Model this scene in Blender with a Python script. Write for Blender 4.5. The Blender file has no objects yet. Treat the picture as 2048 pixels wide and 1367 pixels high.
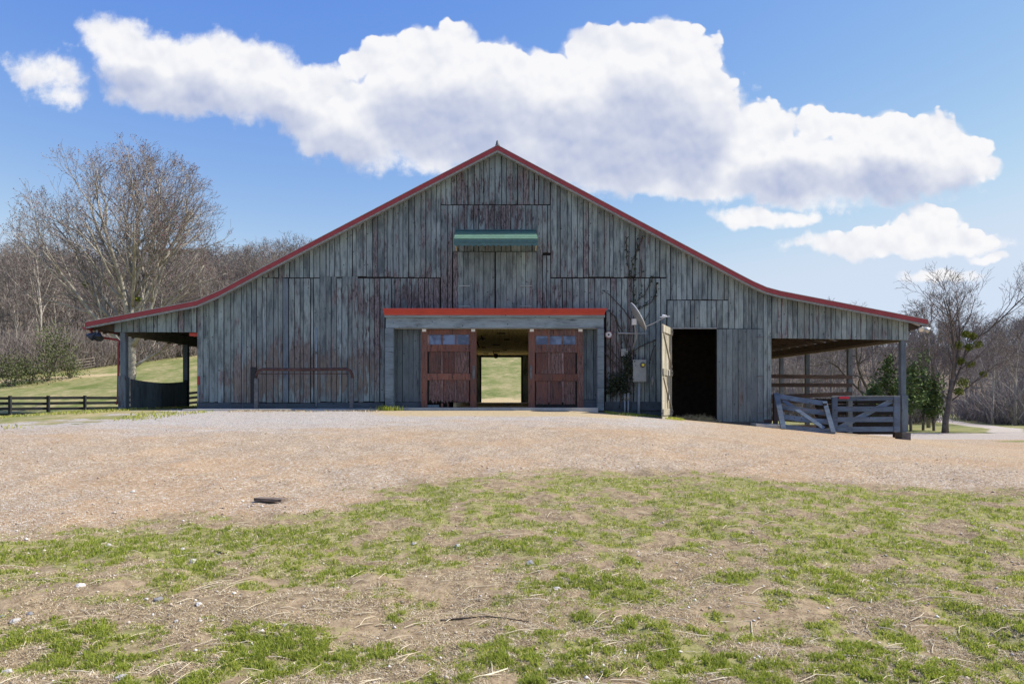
import bpy, math, random
import numpy as np
from mathutils import Vector, noise as mnoise

random.seed(7)
rng = np.random.default_rng(7)
scene = bpy.context.scene
COL = scene.collection

# ------------------------------------------------------------------ camera, light, sky
F_PX, CX, HY, CAM_Z = 1365.0, 1004.0, 790.0, 0.44      # photo pixels (2048 wide): focal, eye line
cam_data = bpy.data.cameras.new('camera')
cam = bpy.data.objects.new('camera', cam_data)
COL.objects.link(cam)
cam.location = (0, 0, CAM_Z)
cam.rotation_euler = (math.radians(90), 0, 0)
cam_data.sensor_width = 36.0
cam_data.lens = 36.0 * F_PX / 2048.0
cam_data.shift_x = (1024 - CX) / 2048.0
cam_data.shift_y = (HY - 683.5) / 2048.0
cam_data.clip_start = 0.05
cam_data.clip_end = 3000
scene.camera = cam

scene.view_settings.view_transform = 'Standard'
scene.view_settings.look = 'None'
scene.view_settings.gamma = 1.0
scene.view_settings.use_curve_mapping = False
scene.view_settings.exposure = 1.0

SUN_EL, SUN_AZ = 47.0, 87.0            # azimuth clockwise from +Y: almost along the front of the barn, a little behind it
SKY_STRENGTH = 0.14
SKY_RESPONSE = ((0.469, 1.5), (0.585, 1.05), (2.155, 0.205))
el, az = math.radians(SUN_EL), math.radians(SUN_AZ)
sdir = Vector((math.sin(az) * math.cos(el), math.cos(az) * math.cos(el), math.sin(el)))
sl = bpy.data.lights.new('sun', 'SUN')
sl.energy = 3.6
sl.angle = math.radians(0.5)
sl.color = (1.0, 0.94, 0.85)
sun = bpy.data.objects.new('sun', sl)
COL.objects.link(sun)
sun.rotation_euler = sdir.to_track_quat('Z', 'Y').to_euler()
sun.location = (30, 5, 60)


class NT:
    """small helper for building node trees"""
    def __init__(s, tree):
        s.t = tree
        s.N = tree.nodes
        s.L = tree.links

    def put(s, sock, val):
        if isinstance(val, bpy.types.NodeSocket):
            s.L.new(val, sock)
        elif val is not None:
            if hasattr(sock.default_value, '__len__'):
                n = len(sock.default_value)
                if not hasattr(val, '__len__'):
                    val = [val] * n
                val = list(val)
                if len(val) < n:
                    val = val + [1.0] * (n - len(val))
                sock.default_value = val[:n]
            else:
                sock.default_value = val

    def math(s, op, a, b=None, c=None, clamp=False):
        n = s.N.new('ShaderNodeMath'); n.operation = op; n.use_clamp = clamp
        for i, v in enumerate((a, b, c)):
            if v is not None:
                s.put(n.inputs[i], v)
        return n.outputs[0]

    def vmath(s, op, a, b=None, scale=None, out=0):
        n = s.N.new('ShaderNodeVectorMath'); n.operation = op
        s.put(n.inputs[0], a)
        if b is not None:
            s.put(n.inputs[1], b)
        if scale is not None:
            s.put(n.inputs['Scale'], scale)
        return n.outputs[out]

    def mix(s, fac, a, b, mode='MIX'):
        n = s.N.new('ShaderNodeMix'); n.data_type = 'RGBA'; n.blend_type = mode
        s.put(n.inputs[0], fac); s.put(n.inputs[6], a); s.put(n.inputs[7], b)
        return n.outputs[2]

    def noise(s, vec, scale, detail=3.0, rough=0.55, dist=0.0, out=0, dim='3D'):
        n = s.N.new('ShaderNodeTexNoise'); n.noise_dimensions = dim
        s.put(n.inputs['Vector'], vec); s.put(n.inputs['Scale'], scale); s.put(n.inputs['Detail'], detail)
        s.put(n.inputs['Roughness'], rough); s.put(n.inputs['Distortion'], dist)
        return n.outputs[out]

    def voro(s, vec, scale, out=0, feature='F1', detail=0.0, rough=0.5, dim='3D', rand=1.0, smooth=None):
        n = s.N.new('ShaderNodeTexVoronoi'); n.feature = feature; n.voronoi_dimensions = dim
        s.put(n.inputs['Vector'], vec); s.put(n.inputs['Scale'], scale)
        s.put(n.inputs['Detail'], detail); s.put(n.inputs['Roughness'], rough)
        s.put(n.inputs['Randomness'], rand)
        if smooth is not None:
            s.put(n.inputs['Smoothness'], smooth)
        return n.outputs[out]

    def ramp(s, fac, stops):
        n = s.N.new('ShaderNodeValToRGB')
        e = n.color_ramp.elements
        while len(e) > 1:
            e.remove(e[-1])
        for i, (p, c) in enumerate(stops):
            q = e[0] if i == 0 else e.new(p)
            q.position = p
            q.color = (c, c, c, 1) if not hasattr(c, '__len__') else (*c[:3], 1)
        s.put(n.inputs[0], fac)
        return n.outputs[0]

    def sstep(s, x, a, b, lo=0.0, hi=1.0):
        n = s.N.new('ShaderNodeMapRange'); n.interpolation_type = 'SMOOTHSTEP'
        s.put(n.inputs[0], x)
        s.put(n.inputs[1], a); s.put(n.inputs[2], b); s.put(n.inputs[3], lo); s.put(n.inputs[4], hi)
        return n.outputs[0]

    def comb(s, x, y, z):
        n = s.N.new('ShaderNodeCombineXYZ')
        for i, v in enumerate((x, y, z)):
            s.put(n.inputs[i], v)
        return n.outputs[0]

    def sep(s, v):
        n = s.N.new('ShaderNodeSeparateXYZ'); s.put(n.inputs[0], v)
        return n.outputs[0], n.outputs[1], n.outputs[2]

    def pos(s):
        return s.N.new('ShaderNodeNewGeometry').outputs['Position']

    def objc(s):
        return s.N.new('ShaderNodeTexCoord').outputs['Object']

    def rand(s):
        return s.N.new('ShaderNodeObjectInfo').outputs['Random']

    def attr(s, name, out='Fac'):
        n = s.N.new('ShaderNodeAttribute'); n.attribute_name = name
        return n.outputs[out]

    def bump(s, h, strength=0.4, distance=0.01):
        n = s.N.new('ShaderNodeBump')
        s.put(n.inputs['Strength'], strength); s.put(n.inputs['Distance'], distance); s.put(n.inputs['Height'], h)
        return n.outputs[0]


def build_world():
    w = bpy.data.worlds.new('World')
    scene.world = w
    w.use_nodes = True
    nt = NT(w.node_tree)
    w.node_tree.nodes.clear()
    out = nt.N.new('ShaderNodeOutputWorld')
    bg = nt.N.new('ShaderNodeBackground')
    nt.L.new(bg.outputs[0], out.inputs[0])
    bg.inputs['Strength'].default_value = SKY_STRENGTH
    sky = nt.N.new('ShaderNodeTexSky')
    sky.sky_type = 'NISHITA'
    sky.sun_disc = False
    sky.sun_elevation = el
    sky.sun_rotation = az
    sky.altitude = 200
    sky.air_density = 1.0
    sky.dust_density = 0.0
    sky.ozone_density = 2.2
    # per channel response of the camera, so that the clear sky has the photograph's range from zenith to horizon
    sc = nt.N.new('ShaderNodeSeparateColor'); nt.L.new(sky.outputs[0], sc.inputs[0])
    cc_ = nt.N.new('ShaderNodeCombineColor')
    ch = [nt.math('MULTIPLY', nt.math('POWER', sc.outputs[i], g), kk) for i, (kk, g) in enumerate(SKY_RESPONSE)]
    ch[1] = nt.math('SMOOTH_MIN', ch[1], nt.math('MULTIPLY', ch[2], 0.83), 0.6)
    ch[0] = nt.math('SMOOTH_MIN', ch[0], nt.math('MULTIPLY', ch[1], 0.86), 0.6)
    for i in range(3):
        nt.L.new(ch[i], cc_.inputs[i])
    skyc = cc_.outputs[0]
    # cumulus clouds: puffs placed by direction on the dome (unit: 100 photo pixels), mirrored to the half behind the viewer
    d = nt.N.new('ShaderNodeTexCoord').outputs['Generated']
    dx, dy, dz = nt.sep(d)
    ay = nt.math('MAXIMUM', nt.math('ABSOLUTE', dy), 0.02)
    k = F_PX / 100.0
    u = nt.math('MULTIPLY', nt.math('DIVIDE', dx, ay), k)
    v = nt.math('MULTIPLY', nt.math('DIVIDE', dz, ay), k)
    p = nt.comb(u, v, 0.0)
    # slow warp of the whole layout, so that no outline is a plain ellipse
    warp = nt.noise(p, 1.1, 3.0, 0.55, out=1, dim='2D')
    warp = nt.vmath('SCALE', nt.vmath('SUBTRACT', warp, (0.5, 0.5, 0.5)), scale=0.55)
    pw = nt.vmath('ADD', p, warp)

    def field(pt, blobs):
        cur = None
        for (cx, cy, rx, ry, *wt) in blobs:
            c = ((cx - CX) / 100.0, (HY - cy) / 100.0, 0.0)
            q = nt.vmath('MULTIPLY', nt.vmath('SUBTRACT', pt, c), (100.0 / rx, 100.0 / ry, 0.0))
            r2 = nt.vmath('DOT_PRODUCT', q, q, out=1)
            val = nt.math('SUBTRACT', wt[0] if wt else 1.0, r2)
            cur = val if cur is None else nt.math('SMOOTH_MAX', cur, val, 0.35)
        return nt.math('MAXIMUM', cur, -3.0)

    crisp = [(770, 120, 62, 52), (712, 130, 40, 36), (850, 105, 62, 55), (905, 92, 68, 58), (965, 125, 70, 58), (1020, 150, 70, 62),
             (800, 200, 130, 92), (930, 215, 190, 105), (1090, 130, 48, 40), (1180, 110, 62, 60), (1255, 100, 75, 55),
             (1335, 100, 80, 60), (1400, 150, 68, 85), (1415, 225, 78, 100), (1250, 215, 210, 125), (1080, 235, 150, 105),
             (1530, 252, 75, 55), (1625, 245, 50, 48), (1700, 265, 62, 46), (1775, 265, 70, 50), (1850, 268, 82, 52),
             (1915, 305, 72, 50), (1975, 335, 34, 28), (1700, 325, 240, 62), (1500, 315, 140, 62), (1880, 340, 110, 46),
             (1850, 448, 78, 36), (1780, 478, 130, 26), (1915, 480, 85, 24)]
    soft = [(1180, 325, 300, 80, 0.8), (880, 300, 260, 66, 0.75), (1650, 365, 380, 70, 0.7), (95, 142, 112, 66, 0.55), (120, 190, 95, 50, 0.45), (880, 200, 210, 110), (1290, 200, 190, 120), (1460, 290, 120, 70), (235, 85, 82, 62), (300, 130, 110, 70), (410, 125, 120, 66), (520, 140, 100, 70),
            (380, 185, 180, 52), (560, 200, 130, 62), (640, 175, 80, 50), (660, 240, 120, 66), (760, 270, 170, 72),
            (960, 275, 330, 70), (1230, 300, 300, 78), (1580, 352, 340, 58), (1290, 345, 170, 44), (1820, 340, 170, 60), (1420, 372, 220, 30), (655, 278, 60, 36),
            (1800, 490, 240, 30), (1530, 437, 122, 24, 0.9), (1880, 552, 110, 18, 0.7), (1975, 522, 55, 16, 0.8)]
    UPB = [(860, 170, 150, 95), (960, 190, 160, 110), (1290, 165, 150, 110), (1200, 215, 260, 110), (1400, 210, 90, 120), (1560, 285, 130, 52),
           (1790, 285, 180, 56), (1900, 300, 90, 36), (400, 140, 190, 72), (560, 185, 140, 62), (245, 100, 90, 60), (680, 225, 120, 70)]
    fc = field(pw, crisp)
    fs = field(pw, soft)
    def puffs(pt):
        va = nt.math('SUBTRACT', 0.36, nt.voro(pt, 1.25, dim='2D'))
        vb = nt.math('SUBTRACT', 0.36, nt.voro(pt, 2.9, dim='2D'))
        vc = nt.math('SUBTRACT', 0.36, nt.voro(pt, 6.7, dim='2D'))
        return nt.math('ADD', nt.math('ADD', nt.math('MULTIPLY', va, 0.95), nt.math('MULTIPLY', vb, 0.80)), nt.math('MULTIPLY', vc, 0.28))
    pl = nt.vmath('ADD', p, nt.vmath('SCALE', nt.vmath('SUBTRACT', nt.noise(p, 3.0, 2.0, 0.5, out=1), (0.5, 0.5, 0.5)), scale=0.14))
    puff = puffs(pl)
    fb = nt.math('SUBTRACT', nt.noise(p, 1.7, 6.0, 0.6, dim='2D'), 0.5)
    fine = nt.math('SUBTRACT', nt.noise(p, 6.0, 4.0, 0.62, dim='2D'), 0.5)
    hc = nt.math('ADD', nt.math('ADD', nt.math('MINIMUM', nt.math('MULTIPLY', fc, 1.35), 1.15), puff), nt.math('MULTIPLY', fine, 0.10))
    hs = nt.math('ADD', nt.math('ADD', nt.math('MINIMUM', nt.math('MULTIPLY', fs, 1.3), 1.2), nt.math('MULTIPLY', fb, 2.0)), nt.math('MULTIPLY', nt.math('ADD', puff, fine), 0.5))
    # self shading: how much cloud lies above a point, plus the relief of the billows
    up = nt.vmath('ADD', pw, (0.10, 0.85, 0.0))
    fup = field(up, UPB)
    big2 = nt.noise(p, 0.95, 2.0, 0.4, dim='2D')
    deep = nt.sstep(nt.math('ADD', fup, nt.math('MULTIPLY', nt.math('SUBTRACT', big2, 0.5), 1.3)), -0.30, 1.10)
    ac = nt.sstep(nt.math('SUBTRACT', hc, nt.math('MULTIPLY', deep, 0.5)), 0.0, 0.32)
    as_ = nt.sstep(hs, -0.15, 0.95)
    core = nt.sstep(nt.math('ADD', nt.math('MAXIMUM', fc, fs), nt.math('MULTIPLY', fb, 0.8)), -0.05, 0.75)
    alpha = nt.math('MULTIPLY', nt.math('MULTIPLY', nt.math('SUBTRACT', 1.0, ac), nt.math('SUBTRACT', 1.0, as_)), nt.math('SUBTRACT', 1.0, core))
    alpha = nt.math('SUBTRACT', 1.0, alpha)
    big = nt.noise(nt.vmath('ADD', p, (0.10, 0.30, 0.0)), 0.95, 2.0, 0.4, dim='2D')
    mid = nt.noise(p, 1.7, 1.5, 0.4, dim='2D')
    relief = nt.sstep(nt.math('ADD', nt.math('MULTIPLY', nt.math('SUBTRACT', big, big2), 1.3), nt.math('MULTIPLY', nt.math('SUBTRACT', mid, 0.5), 0.6)), -0.10, 0.42)
    dark = nt.math('ADD', nt.math('MULTIPLY', deep, 0.80), nt.math('ADD', nt.math('MULTIPLY', relief, 0.26), nt.math('MULTIPLY', nt.math('SUBTRACT', puffs(nt.vmath('ADD', pl, (0.04, 0.13, 0.0))), puff), 0.22)), clamp=True)
    S = 1.0 / SKY_STRENGTH
    E = 2.0 ** (-scene.view_settings.exposure)
    white = (0.97 * S * E, 0.965 * S * E, 0.975 * S * E, 1)
    grey = (0.47 * S * E, 0.53 * S * E, 0.72 * S * E, 1)
    cc = nt.mix(dark, white, grey)
    nt.L.new(nt.mix(nt.math('MULTIPLY', alpha, 0.97), skyc, cc), bg.inputs['Color'])


build_world()


# ------------------------------------------------------------------ helpers
def P(px, py, d=24.0):
    """world point that the photo pixel shows at depth d"""
    return ((px - CX) / F_PX * d, d, CAM_Z + (HY - py) / F_PX * d)


def X(px, d=24.0):
    return (px - CX) / F_PX * d


def Z(py, d=24.0):
    return CAM_Z + (HY - py) / F_PX * d


ROOT = {}


def tag(o, label=None, cat=None, group=None, kind=None):
    if label: o['label'] = label
    if cat: o['category'] = cat
    if group: o['group'] = group
    if kind: o['kind'] = kind
    return o


def thing(name, label, cat, loc=(0, 0, 0), group=None):
    o = bpy.data.objects.new(name, None)
    o.empty_display_size = 0.2
    COL.objects.link(o)
    o.location = loc
    return tag(o, label, cat, group)


def world_loc(o):
    v = Vector((0, 0, 0))
    while o is not None:
        v = v + Vector(o.location)
        o = o.parent
    return v


def link(name, me, parent=None, loc=None):
    o = bpy.data.objects.new(name, me)
    COL.objects.link(o)
    if parent is not None:
        o.parent = parent
    if loc is not None:
        o.location = loc
    return o


class MB:
    """collects shapes (in world coordinates) and links them as one mesh object"""
    def __init__(s):
        s.v = []; s.f = []

    def add(s, vs, fs):
        b = len(s.v)
        s.v.extend([tuple(q) for q in vs])
        s.f.extend([tuple(i + b for i in f) for f in fs])
        return s

    def hexa(s, a):   # a: 4 bottom ccw + 4 top ccw
        return s.add(a, [(3, 2, 1, 0), (4, 5, 6, 7), (0, 1, 5, 4), (1, 2, 6, 5), (2, 3, 7, 6), (3, 0, 4, 7)])

    def box(s, x0, x1, y0, y1, z0, z1):
        return s.hexa([(x0, y0, z0), (x1, y0, z0), (x1, y1, z0), (x0, y1, z0), (x0, y0, z1), (x1, y0, z1), (x1, y1, z1), (x0, y1, z1)])

    def prism(s, pts, y0, y1):   # pts: (x, z) ccw seen from the front
        n = len(pts)
        vs = [(x, y0, z) for x, z in pts] + [(x, y1, z) for x, z in pts]
        fs = [tuple(range(n)), tuple(range(2 * n - 1, n - 1, -1))]
        for i in range(n):
            j = (i + 1) % n
            fs.append((j, i, i + n, j + n))
        return s.add(vs, fs)

    def beam(s, p0, p1, w, h, up=(0, 0, 1), ext=0.0):
        p0 = Vector(p0); p1 = Vector(p1)
        d = (p1 - p0).normalized()
        p0 = p0 - d * ext; p1 = p1 + d * ext
        u = Vector(up)
        if abs(u.dot(d)) > 0.95:
            u = Vector((0, 1, 0))
        a = d.cross(u).normalized() * (w / 2)
        b = a.cross(d).normalized() * (h / 2)
        return s.hexa([p0 - a - b, p0 + a - b, p1 + a - b, p1 - a - b, p0 - a + b, p0 + a + b, p1 + a + b, p1 - a + b])

    def tube(s, pts, rad, k=8, cap=True):
        pts = [Vector(q) for q in pts]
        n = len(pts)
        if not hasattr(rad, '__len__'):
            rad = [rad] * n
        vs = []; fs = []
        ref = Vector((0.13, 0.27, 0.95))
        for i in range(n):
            d = (pts[min(i + 1, n - 1)] - pts[max(i - 1, 0)]).normalized()
            r = ref if abs(ref.dot(d)) < 0.95 else Vector((1, 0.1, 0.05))
            a = d.cross(r).normalized(); b = d.cross(a)
            for j in range(k):
                t = 2 * math.pi * j / k
                vs.append(pts[i] + (a * math.cos(t) + b * math.sin(t)) * rad[i])
        for i in range(n - 1):
            for j in range(k):
                j2 = (j + 1) % k
                fs.append((i * k + j, i * k + j2, (i + 1) * k + j2, (i + 1) * k + j))
        if cap:
            fs.append(tuple(range(k - 1, -1, -1))); fs.append(tuple((n - 1) * k + j for j in range(k)))
        return s.add(vs, fs)

    def lathe(s, c, axis, prof, k=16):   # prof: (distance along axis, radius)
        ax = Vector(axis).normalized()
        r = Vector((0, 0, 1)) if abs(ax.z) < 0.9 else Vector((1, 0, 0))
        a = ax.cross(r).normalized(); b = ax.cross(a)
        c = Vector(c); n = len(prof)
        vs = [c + ax * t + (a * math.cos(2 * math.pi * j / k) + b * math.sin(2 * math.pi * j / k)) * q for t, q in prof for j in range(k)]
        fs = []
        for i in range(n - 1):
            for j in range(k):
                j2 = (j + 1) % k
                fs.append((i * k + j, i * k + j2, (i + 1) * k + j2, (i + 1) * k + j))
        fs.append(tuple(range(k - 1, -1, -1))); fs.append(tuple((n - 1) * k + j for j in range(k)))
        return s.add(vs, fs)

    def build(s, name, mat, parent=None, smooth=False, origin=None):
        base = world_loc(parent) if parent is not None else Vector((0, 0, 0))
        if origin is None:
            origin = base if parent is not None else Vector((0, 0, 0))
        o_ = Vector(origin)
        me = bpy.data.meshes.new(name)
        me.from_pydata([(q[0] - o_.x, q[1] - o_.y, q[2] - o_.z) for q in s.v], [], s.f)
        me.materials.append(mat)
        if smooth:
            me.polygons.foreach_set('use_smooth', [True] * len(me.polygons))
        me.update()
        o = link(name, me, parent, o_ - base)
        return o


def np_mesh(name, V, F, mat, attrs=None, smooth=False):
    """mesh from numpy arrays; F is (n,3) or (n,4)"""
    me = bpy.data.meshes.new(name)
    V = np.ascontiguousarray(V, np.float32); F = np.ascontiguousarray(F, np.int32)
    me.vertices.add(len(V)); me.vertices.foreach_set('co', V.ravel())
    k = F.shape[1]
    me.loops.add(F.size); me.loops.foreach_set('vertex_index', F.ravel())
    me.polygons.add(len(F)); me.polygons.foreach_set('loop_start', np.arange(0, F.size, k, dtype=np.int32))
    try:
        me.polygons.foreach_set('loop_total', np.full(len(F), k, np.int32))
    except Exception:
        pass
    if smooth:
        me.polygons.foreach_set('use_smooth', np.ones(len(F), bool))
    for nm, arr in (attrs or {}).items():
        a = me.attributes.new(nm, 'FLOAT', 'POINT')
        a.data.foreach_set('value', np.ascontiguousarray(arr, np.float32))
    me.materials.append(mat)
    me.update(calc_edges=True)
    me.validate()
    return me


def vnoise(x, y, seed=0):
    xi = np.floor(x).astype(np.int64); yi = np.floor(y).astype(np.int64)
    fx = x - xi; fy = y - yi
    fx = fx * fx * (3 - 2 * fx); fy = fy * fy * (3 - 2 * fy)

    def hsh(a, b):
        h = (a * 374761393 + b * 668265263 + seed * 1442695041) & 0xFFFFFFFF
        h = ((h ^ (h >> 13)) * 1274126177) & 0xFFFFFFFF
        return ((h ^ (h >> 16)) & 0xFFFF) / 65535.0
    return (hsh(xi, yi) * (1 - fx) + hsh(xi + 1, yi) * fx) * (1 - fy) + (hsh(xi, yi + 1) * (1 - fx) + hsh(xi + 1, yi + 1) * fx) * fy


def fbm(x, y, seed=0, oct=4):
    t = 0; a = 0.5; s = 0
    for i in range(oct):
        t = t + a * vnoise(x * 2 ** i + 17.3 * i, y * 2 ** i - 9.1 * i, seed + i); s += a; a *= 0.5
    return t / s


def sst(a, b, x):
    t = np.clip((x - a) / (b - a), 0, 1)
    return t * t * (3 - 2 * t)


def splus(t, k):
    return k * np.logaddexp(0, np.asarray(t, float) / k)


def height(x, y):
    x = np.asarray(x, float); y = np.asarray(y, float)
    z = np.interp(y, [-80, -10, 0, 4, 10, 16, 20, 22.5, 24, 45, 60], [-2.4, -1.5, -1.16, -0.97, -0.69, -0.39, -0.2, -0.10, -0.06, -0.1, -0.2])
    z = z - np.minimum(0.092 * splus(x - 2.7, 0.6), 1.45 + 0.01 * np.maximum(y - 20, 0)) * sst(5, 20, y)
    z = z - 0.80 * sst(-12.8, -23, x) * sst(15, 25, y) * sst(58, 45, y)
    hill = 0.165 * splus(y - 54 - 0.03 * np.maximum(-x - 34, 0), 5) + 0.09 * splus(y - 105, 8)
    hill = np.minimum(hill, 26 + 0.02 * y)
    z = z + hill * sst(30, 12, x - 0.12 * np.maximum(y - 60, 0))
    rhill = 0.15 * splus(y - 100 - 0.2 * np.maximum(60 - x, 0), 8)
    z = z + np.minimum(rhill, 22) * sst(12, 34, x - 0.12 * np.maximum(y - 60, 0))
    return z


def hz(x, y):
    return float(height(np.array([x]), np.array([y]))[0])


def ground_pt(px, py):
    """where the photo pixel meets the ground"""
    u = (px - CX) / F_PX; v = (py - HY) / F_PX
    lo = 0.5
    for i in range(4000):
        d = 0.5 + i * 0.05
        if CAM_Z - v * d <= hz(u * d, d):
            return (u * d, d)
    return (u * 200, 200)


# ------------------------------------------------------------------ materials
def material(name, fn):
    m = bpy.data.materials.new(name)
    m.use_nodes = True
    nt = NT(m.node_tree)
    b = m.node_tree.nodes['Principled BSDF']
    fn(nt, b)
    return m


def simple(name, col, rough=0.6, metal=0.0, var=0.25, scale=9.0, bump=0.15, spec=0.3, rnd=0.2):
    def fn(nt, b):
        p = nt.pos()
        n = nt.noise(p, scale, 5, 0.6)
        n2 = nt.noise(p, scale * 9, 3, 0.6)
        f = nt.math('ADD', nt.math('MULTIPLY', n, 0.6), nt.math('MULTIPLY', n2, 0.4))
        lo = [c * (1 - var) for c in col]; hi = [min(1, c * (1 + var)) for c in col]
        c = nt.mix(nt.sstep(f, 0.3, 0.7), lo, hi)
        r = nt.math('ADD', nt.math('MULTIPLY', nt.rand(), rnd), 1 - rnd / 2)
        c = nt.vmath('SCALE', c, scale=r)
        nt.put(b.inputs['Base Color'], c)
        b.inputs['Roughness'].default_value = rough
        b.inputs['Metallic'].default_value = metal
        b.inputs['Specular IOR Level'].default_value = spec
        nt.put(b.inputs['Normal'], nt.bump(n2, bump, 0.01))
    return material(name, fn)


def blobs3(nt, p, zones):
    """sum of soft patches of wear on the facade; zones in photo pixels (cx, cy, rx, ry, weight)"""
    cur = None
    for cx, cy, rx, ry, w in zones:
        c = P(cx, cy)
        q = nt.vmath('MULTIPLY', nt.vmath('SUBTRACT', p, c), (F_PX / 24 / rx, 0.0, F_PX / 24 / ry))
        ln = nt.vmath('LENGTH', q, out=1)
        val = nt.sstep(ln, 0.35, 1.15, w, 0.0)
        cur = val if cur is None else nt.math('ADD', cur, val)
    return cur


def weathered(name, paint_a, paint_b, wood_a, wood_b, wear=0.0, zones=None, vertical=True, brown=None, dirtk=0.35):
    def fn(nt, b):
        p = nt.pos()
        r = nt.rand()
        off = nt.comb(nt.math('MULTIPLY', r, 31.0), nt.math('MULTIPLY', r, 17.0), nt.math('MULTIPLY', r, 47.0))
        q = nt.vmath('ADD', p, off)
        sc = (1.0, 1.0, 0.16) if vertical else (0.16, 1.0, 1.0)
        qs = nt.vmath('MULTIPLY', q, sc)
        grain = nt.noise(qs, 55.0, 4, 0.65)
        peel = nt.noise(qs, 9.0, 7, 0.68)
        sc2 = (1.0, 1.0, 0.42) if vertical else (0.42, 1.0, 1.0)
        blot = nt.noise(nt.vmath('MULTIPLY', q, sc2), 5.2, 6, 0.62)
        bigp = nt.noise(p, 0.45, 3, 0.5)
        r2 = nt.math('FRACT', nt.math('MULTIPLY', r, 91.7))
        r3 = nt.math('FRACT', nt.math('MULTIPLY', r, 531.3))
        wr = nt.math('ADD', nt.math('MULTIPLY', nt.math('SUBTRACT', bigp, 0.5), 0.26), wear)
        wr = nt.math('ADD', wr, nt.math('MULTIPLY', nt.math('POWER', r2, 4.0), 0.12))
        if zones:
            wr = nt.math('ADD', wr, blobs3(nt, p, zones))
        val = nt.math('ADD', nt.math('ADD', nt.math('MULTIPLY', peel, 0.60), nt.math('MULTIPLY', blot, 0.40)), wr)
        m = nt.sstep(val, 0.545, 0.60)
        half = nt.math('MULTIPLY', nt.sstep(val, 0.46, 0.60), 0.45)           # chalky, thin paint
        paint = nt.mix(nt.sstep(nt.noise(p, 0.6, 3), 0.35, 0.65), paint_a, paint_b)
        paint = nt.vmath('SCALE', paint, scale=nt.math('ADD', nt.math('MULTIPLY', r3, 0.42), 0.76))
        paint = nt.vmath('SCALE', paint, scale=nt.math('ADD', nt.math('MULTIPLY', blot, 0.75), 0.60))
        dirt = nt.noise(nt.vmath('MULTIPLY', nt.vmath('ADD', p, nt.vmath('SCALE', off, scale=0.02)), (1.0, 1.0, 0.30) if vertical else (0.3, 1.0, 1.0)), 3.1, 6, 0.66)
        paint = nt.mix(nt.math('MULTIPLY', nt.sstep(dirt, 0.44, 0.66), dirtk), paint, (0.045, 0.058, 0.068, 1))
        wood = nt.mix(nt.sstep(nt.math('ADD', nt.math('MULTIPLY', grain, 0.5), nt.math('MULTIPLY', nt.noise(qs, 20.0, 5, 0.7), 0.5)), 0.36, 0.64), wood_a, wood_b)
        wood = nt.vmath('SCALE', wood, scale=nt.math('ADD', nt.math('MULTIPLY', r2, 0.6), 0.65))
        if brown is not None:
            bz = blobs3(nt, p, brown[1])
            wood = nt.mix(nt.math('MULTIPLY', bz, nt.sstep(blot, 0.3, 0.7, 0.4, 1.0), clamp=True), wood, brown[0])
        c = nt.mix(half, paint, wood)
        c = nt.mix(m, c, wood)
        # dark mildew streaks and nail spots
        streak = nt.noise(nt.vmath('MULTIPLY', q, (1.0, 1.0, 0.07) if vertical else (0.07, 1.0, 1.0)), 24.0, 5, 0.7)
        c = nt.mix(nt.math('MULTIPLY', nt.sstep(streak, 0.53, 0.70), 0.72), c, (0.020, 0.022, 0.026, 1))
        spot = nt.voro(q, 4.0, dim='3D')
        c = nt.mix(nt.math('MULTIPLY', nt.sstep(spot, 0.13, 0.05), 0.8), c, (0.015, 0.015, 0.018, 1))
        nt.put(b.inputs['Base Color'], c)
        b.inputs['Roughness'].default_value = 0.85
        b.inputs['Specular IOR Level'].default_value = 0.2
        h = nt.math('SUBTRACT', nt.math('MULTIPLY', grain, 0.5), m)
        nt.put(b.inputs['Normal'], nt.bump(h, 0.5, 0.006))
    return material(name, fn)


ZONES = [(600, 745, 190, 80, 0.13), (470, 780, 80, 60, 0.08), (1000, 385, 110, 60, 0.07), (1000, 435, 115, 34, 0.10), (1130, 520, 70, 60, 0.09),
         (860, 590, 70, 70, 0.08), (895, 520, 30, 110, 0.09), (745, 690, 40, 110, 0.09), (1110, 600, 60, 40, 0.10), (780, 590, 150, 50, 0.08), (860, 350, 60, 60, -0.08),
         (640, 510, 120, 50, -0.08), (1420, 590, 160, 90, -0.10), (480, 620, 100, 70, -0.06), (1230, 720, 60, 90, 0.10), (1680, 640, 160, 40, -0.04)]
BROWN = ((0.200, 0.172, 0.138, 1), [(600, 745, 190, 75, 0.8), (480, 790, 60, 40, 0.6), (700, 760, 80, 50, 0.5)])
M = {}
M['siding'] = weathered('weathered_siding', (0.275, 0.328, 0.312, 1), (0.228, 0.278, 0.284, 1), (0.042, 0.036, 0.040, 1), (0.230, 0.198, 0.200, 1), -0.05, ZONES, True, BROWN, 0.66)
M['doorboard'] = weathered('weathered_door_boards', (0.200, 0.240, 0.240, 1), (0.165, 0.20, 0.215, 1), (0.04, 0.034, 0.036, 1), (0.17, 0.145, 0.14, 1), -0.13)
M['sill'] = weathered('weathered_sill', (0.095, 0.122, 0.142, 1), (0.08, 0.10, 0.12, 1), (0.05, 0.045, 0.045, 1), (0.16, 0.14, 0.13, 1), -0.03, None, False)
M['frame'] = weathered('grey_blue_trim', (0.235, 0.29, 0.315, 1), (0.205, 0.255, 0.285, 1), (0.13, 0.14, 0.15, 1), (0.22, 0.24, 0.26, 1), -0.20, None, False)
M['postwood'] = weathered('grey_post', (0.15, 0.185, 0.21, 1), (0.13, 0.16, 0.185, 1), (0.05, 0.045, 0.045, 1), (0.15, 0.13, 0.13, 1), -0.10)
M['recess'] = weathered('recess_boards', (0.135, 0.165, 0.18, 1), (0.115, 0.145, 0.16, 1), (0.05, 0.05, 0.055, 1), (0.13, 0.13, 0.13, 1), -0.20)
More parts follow.
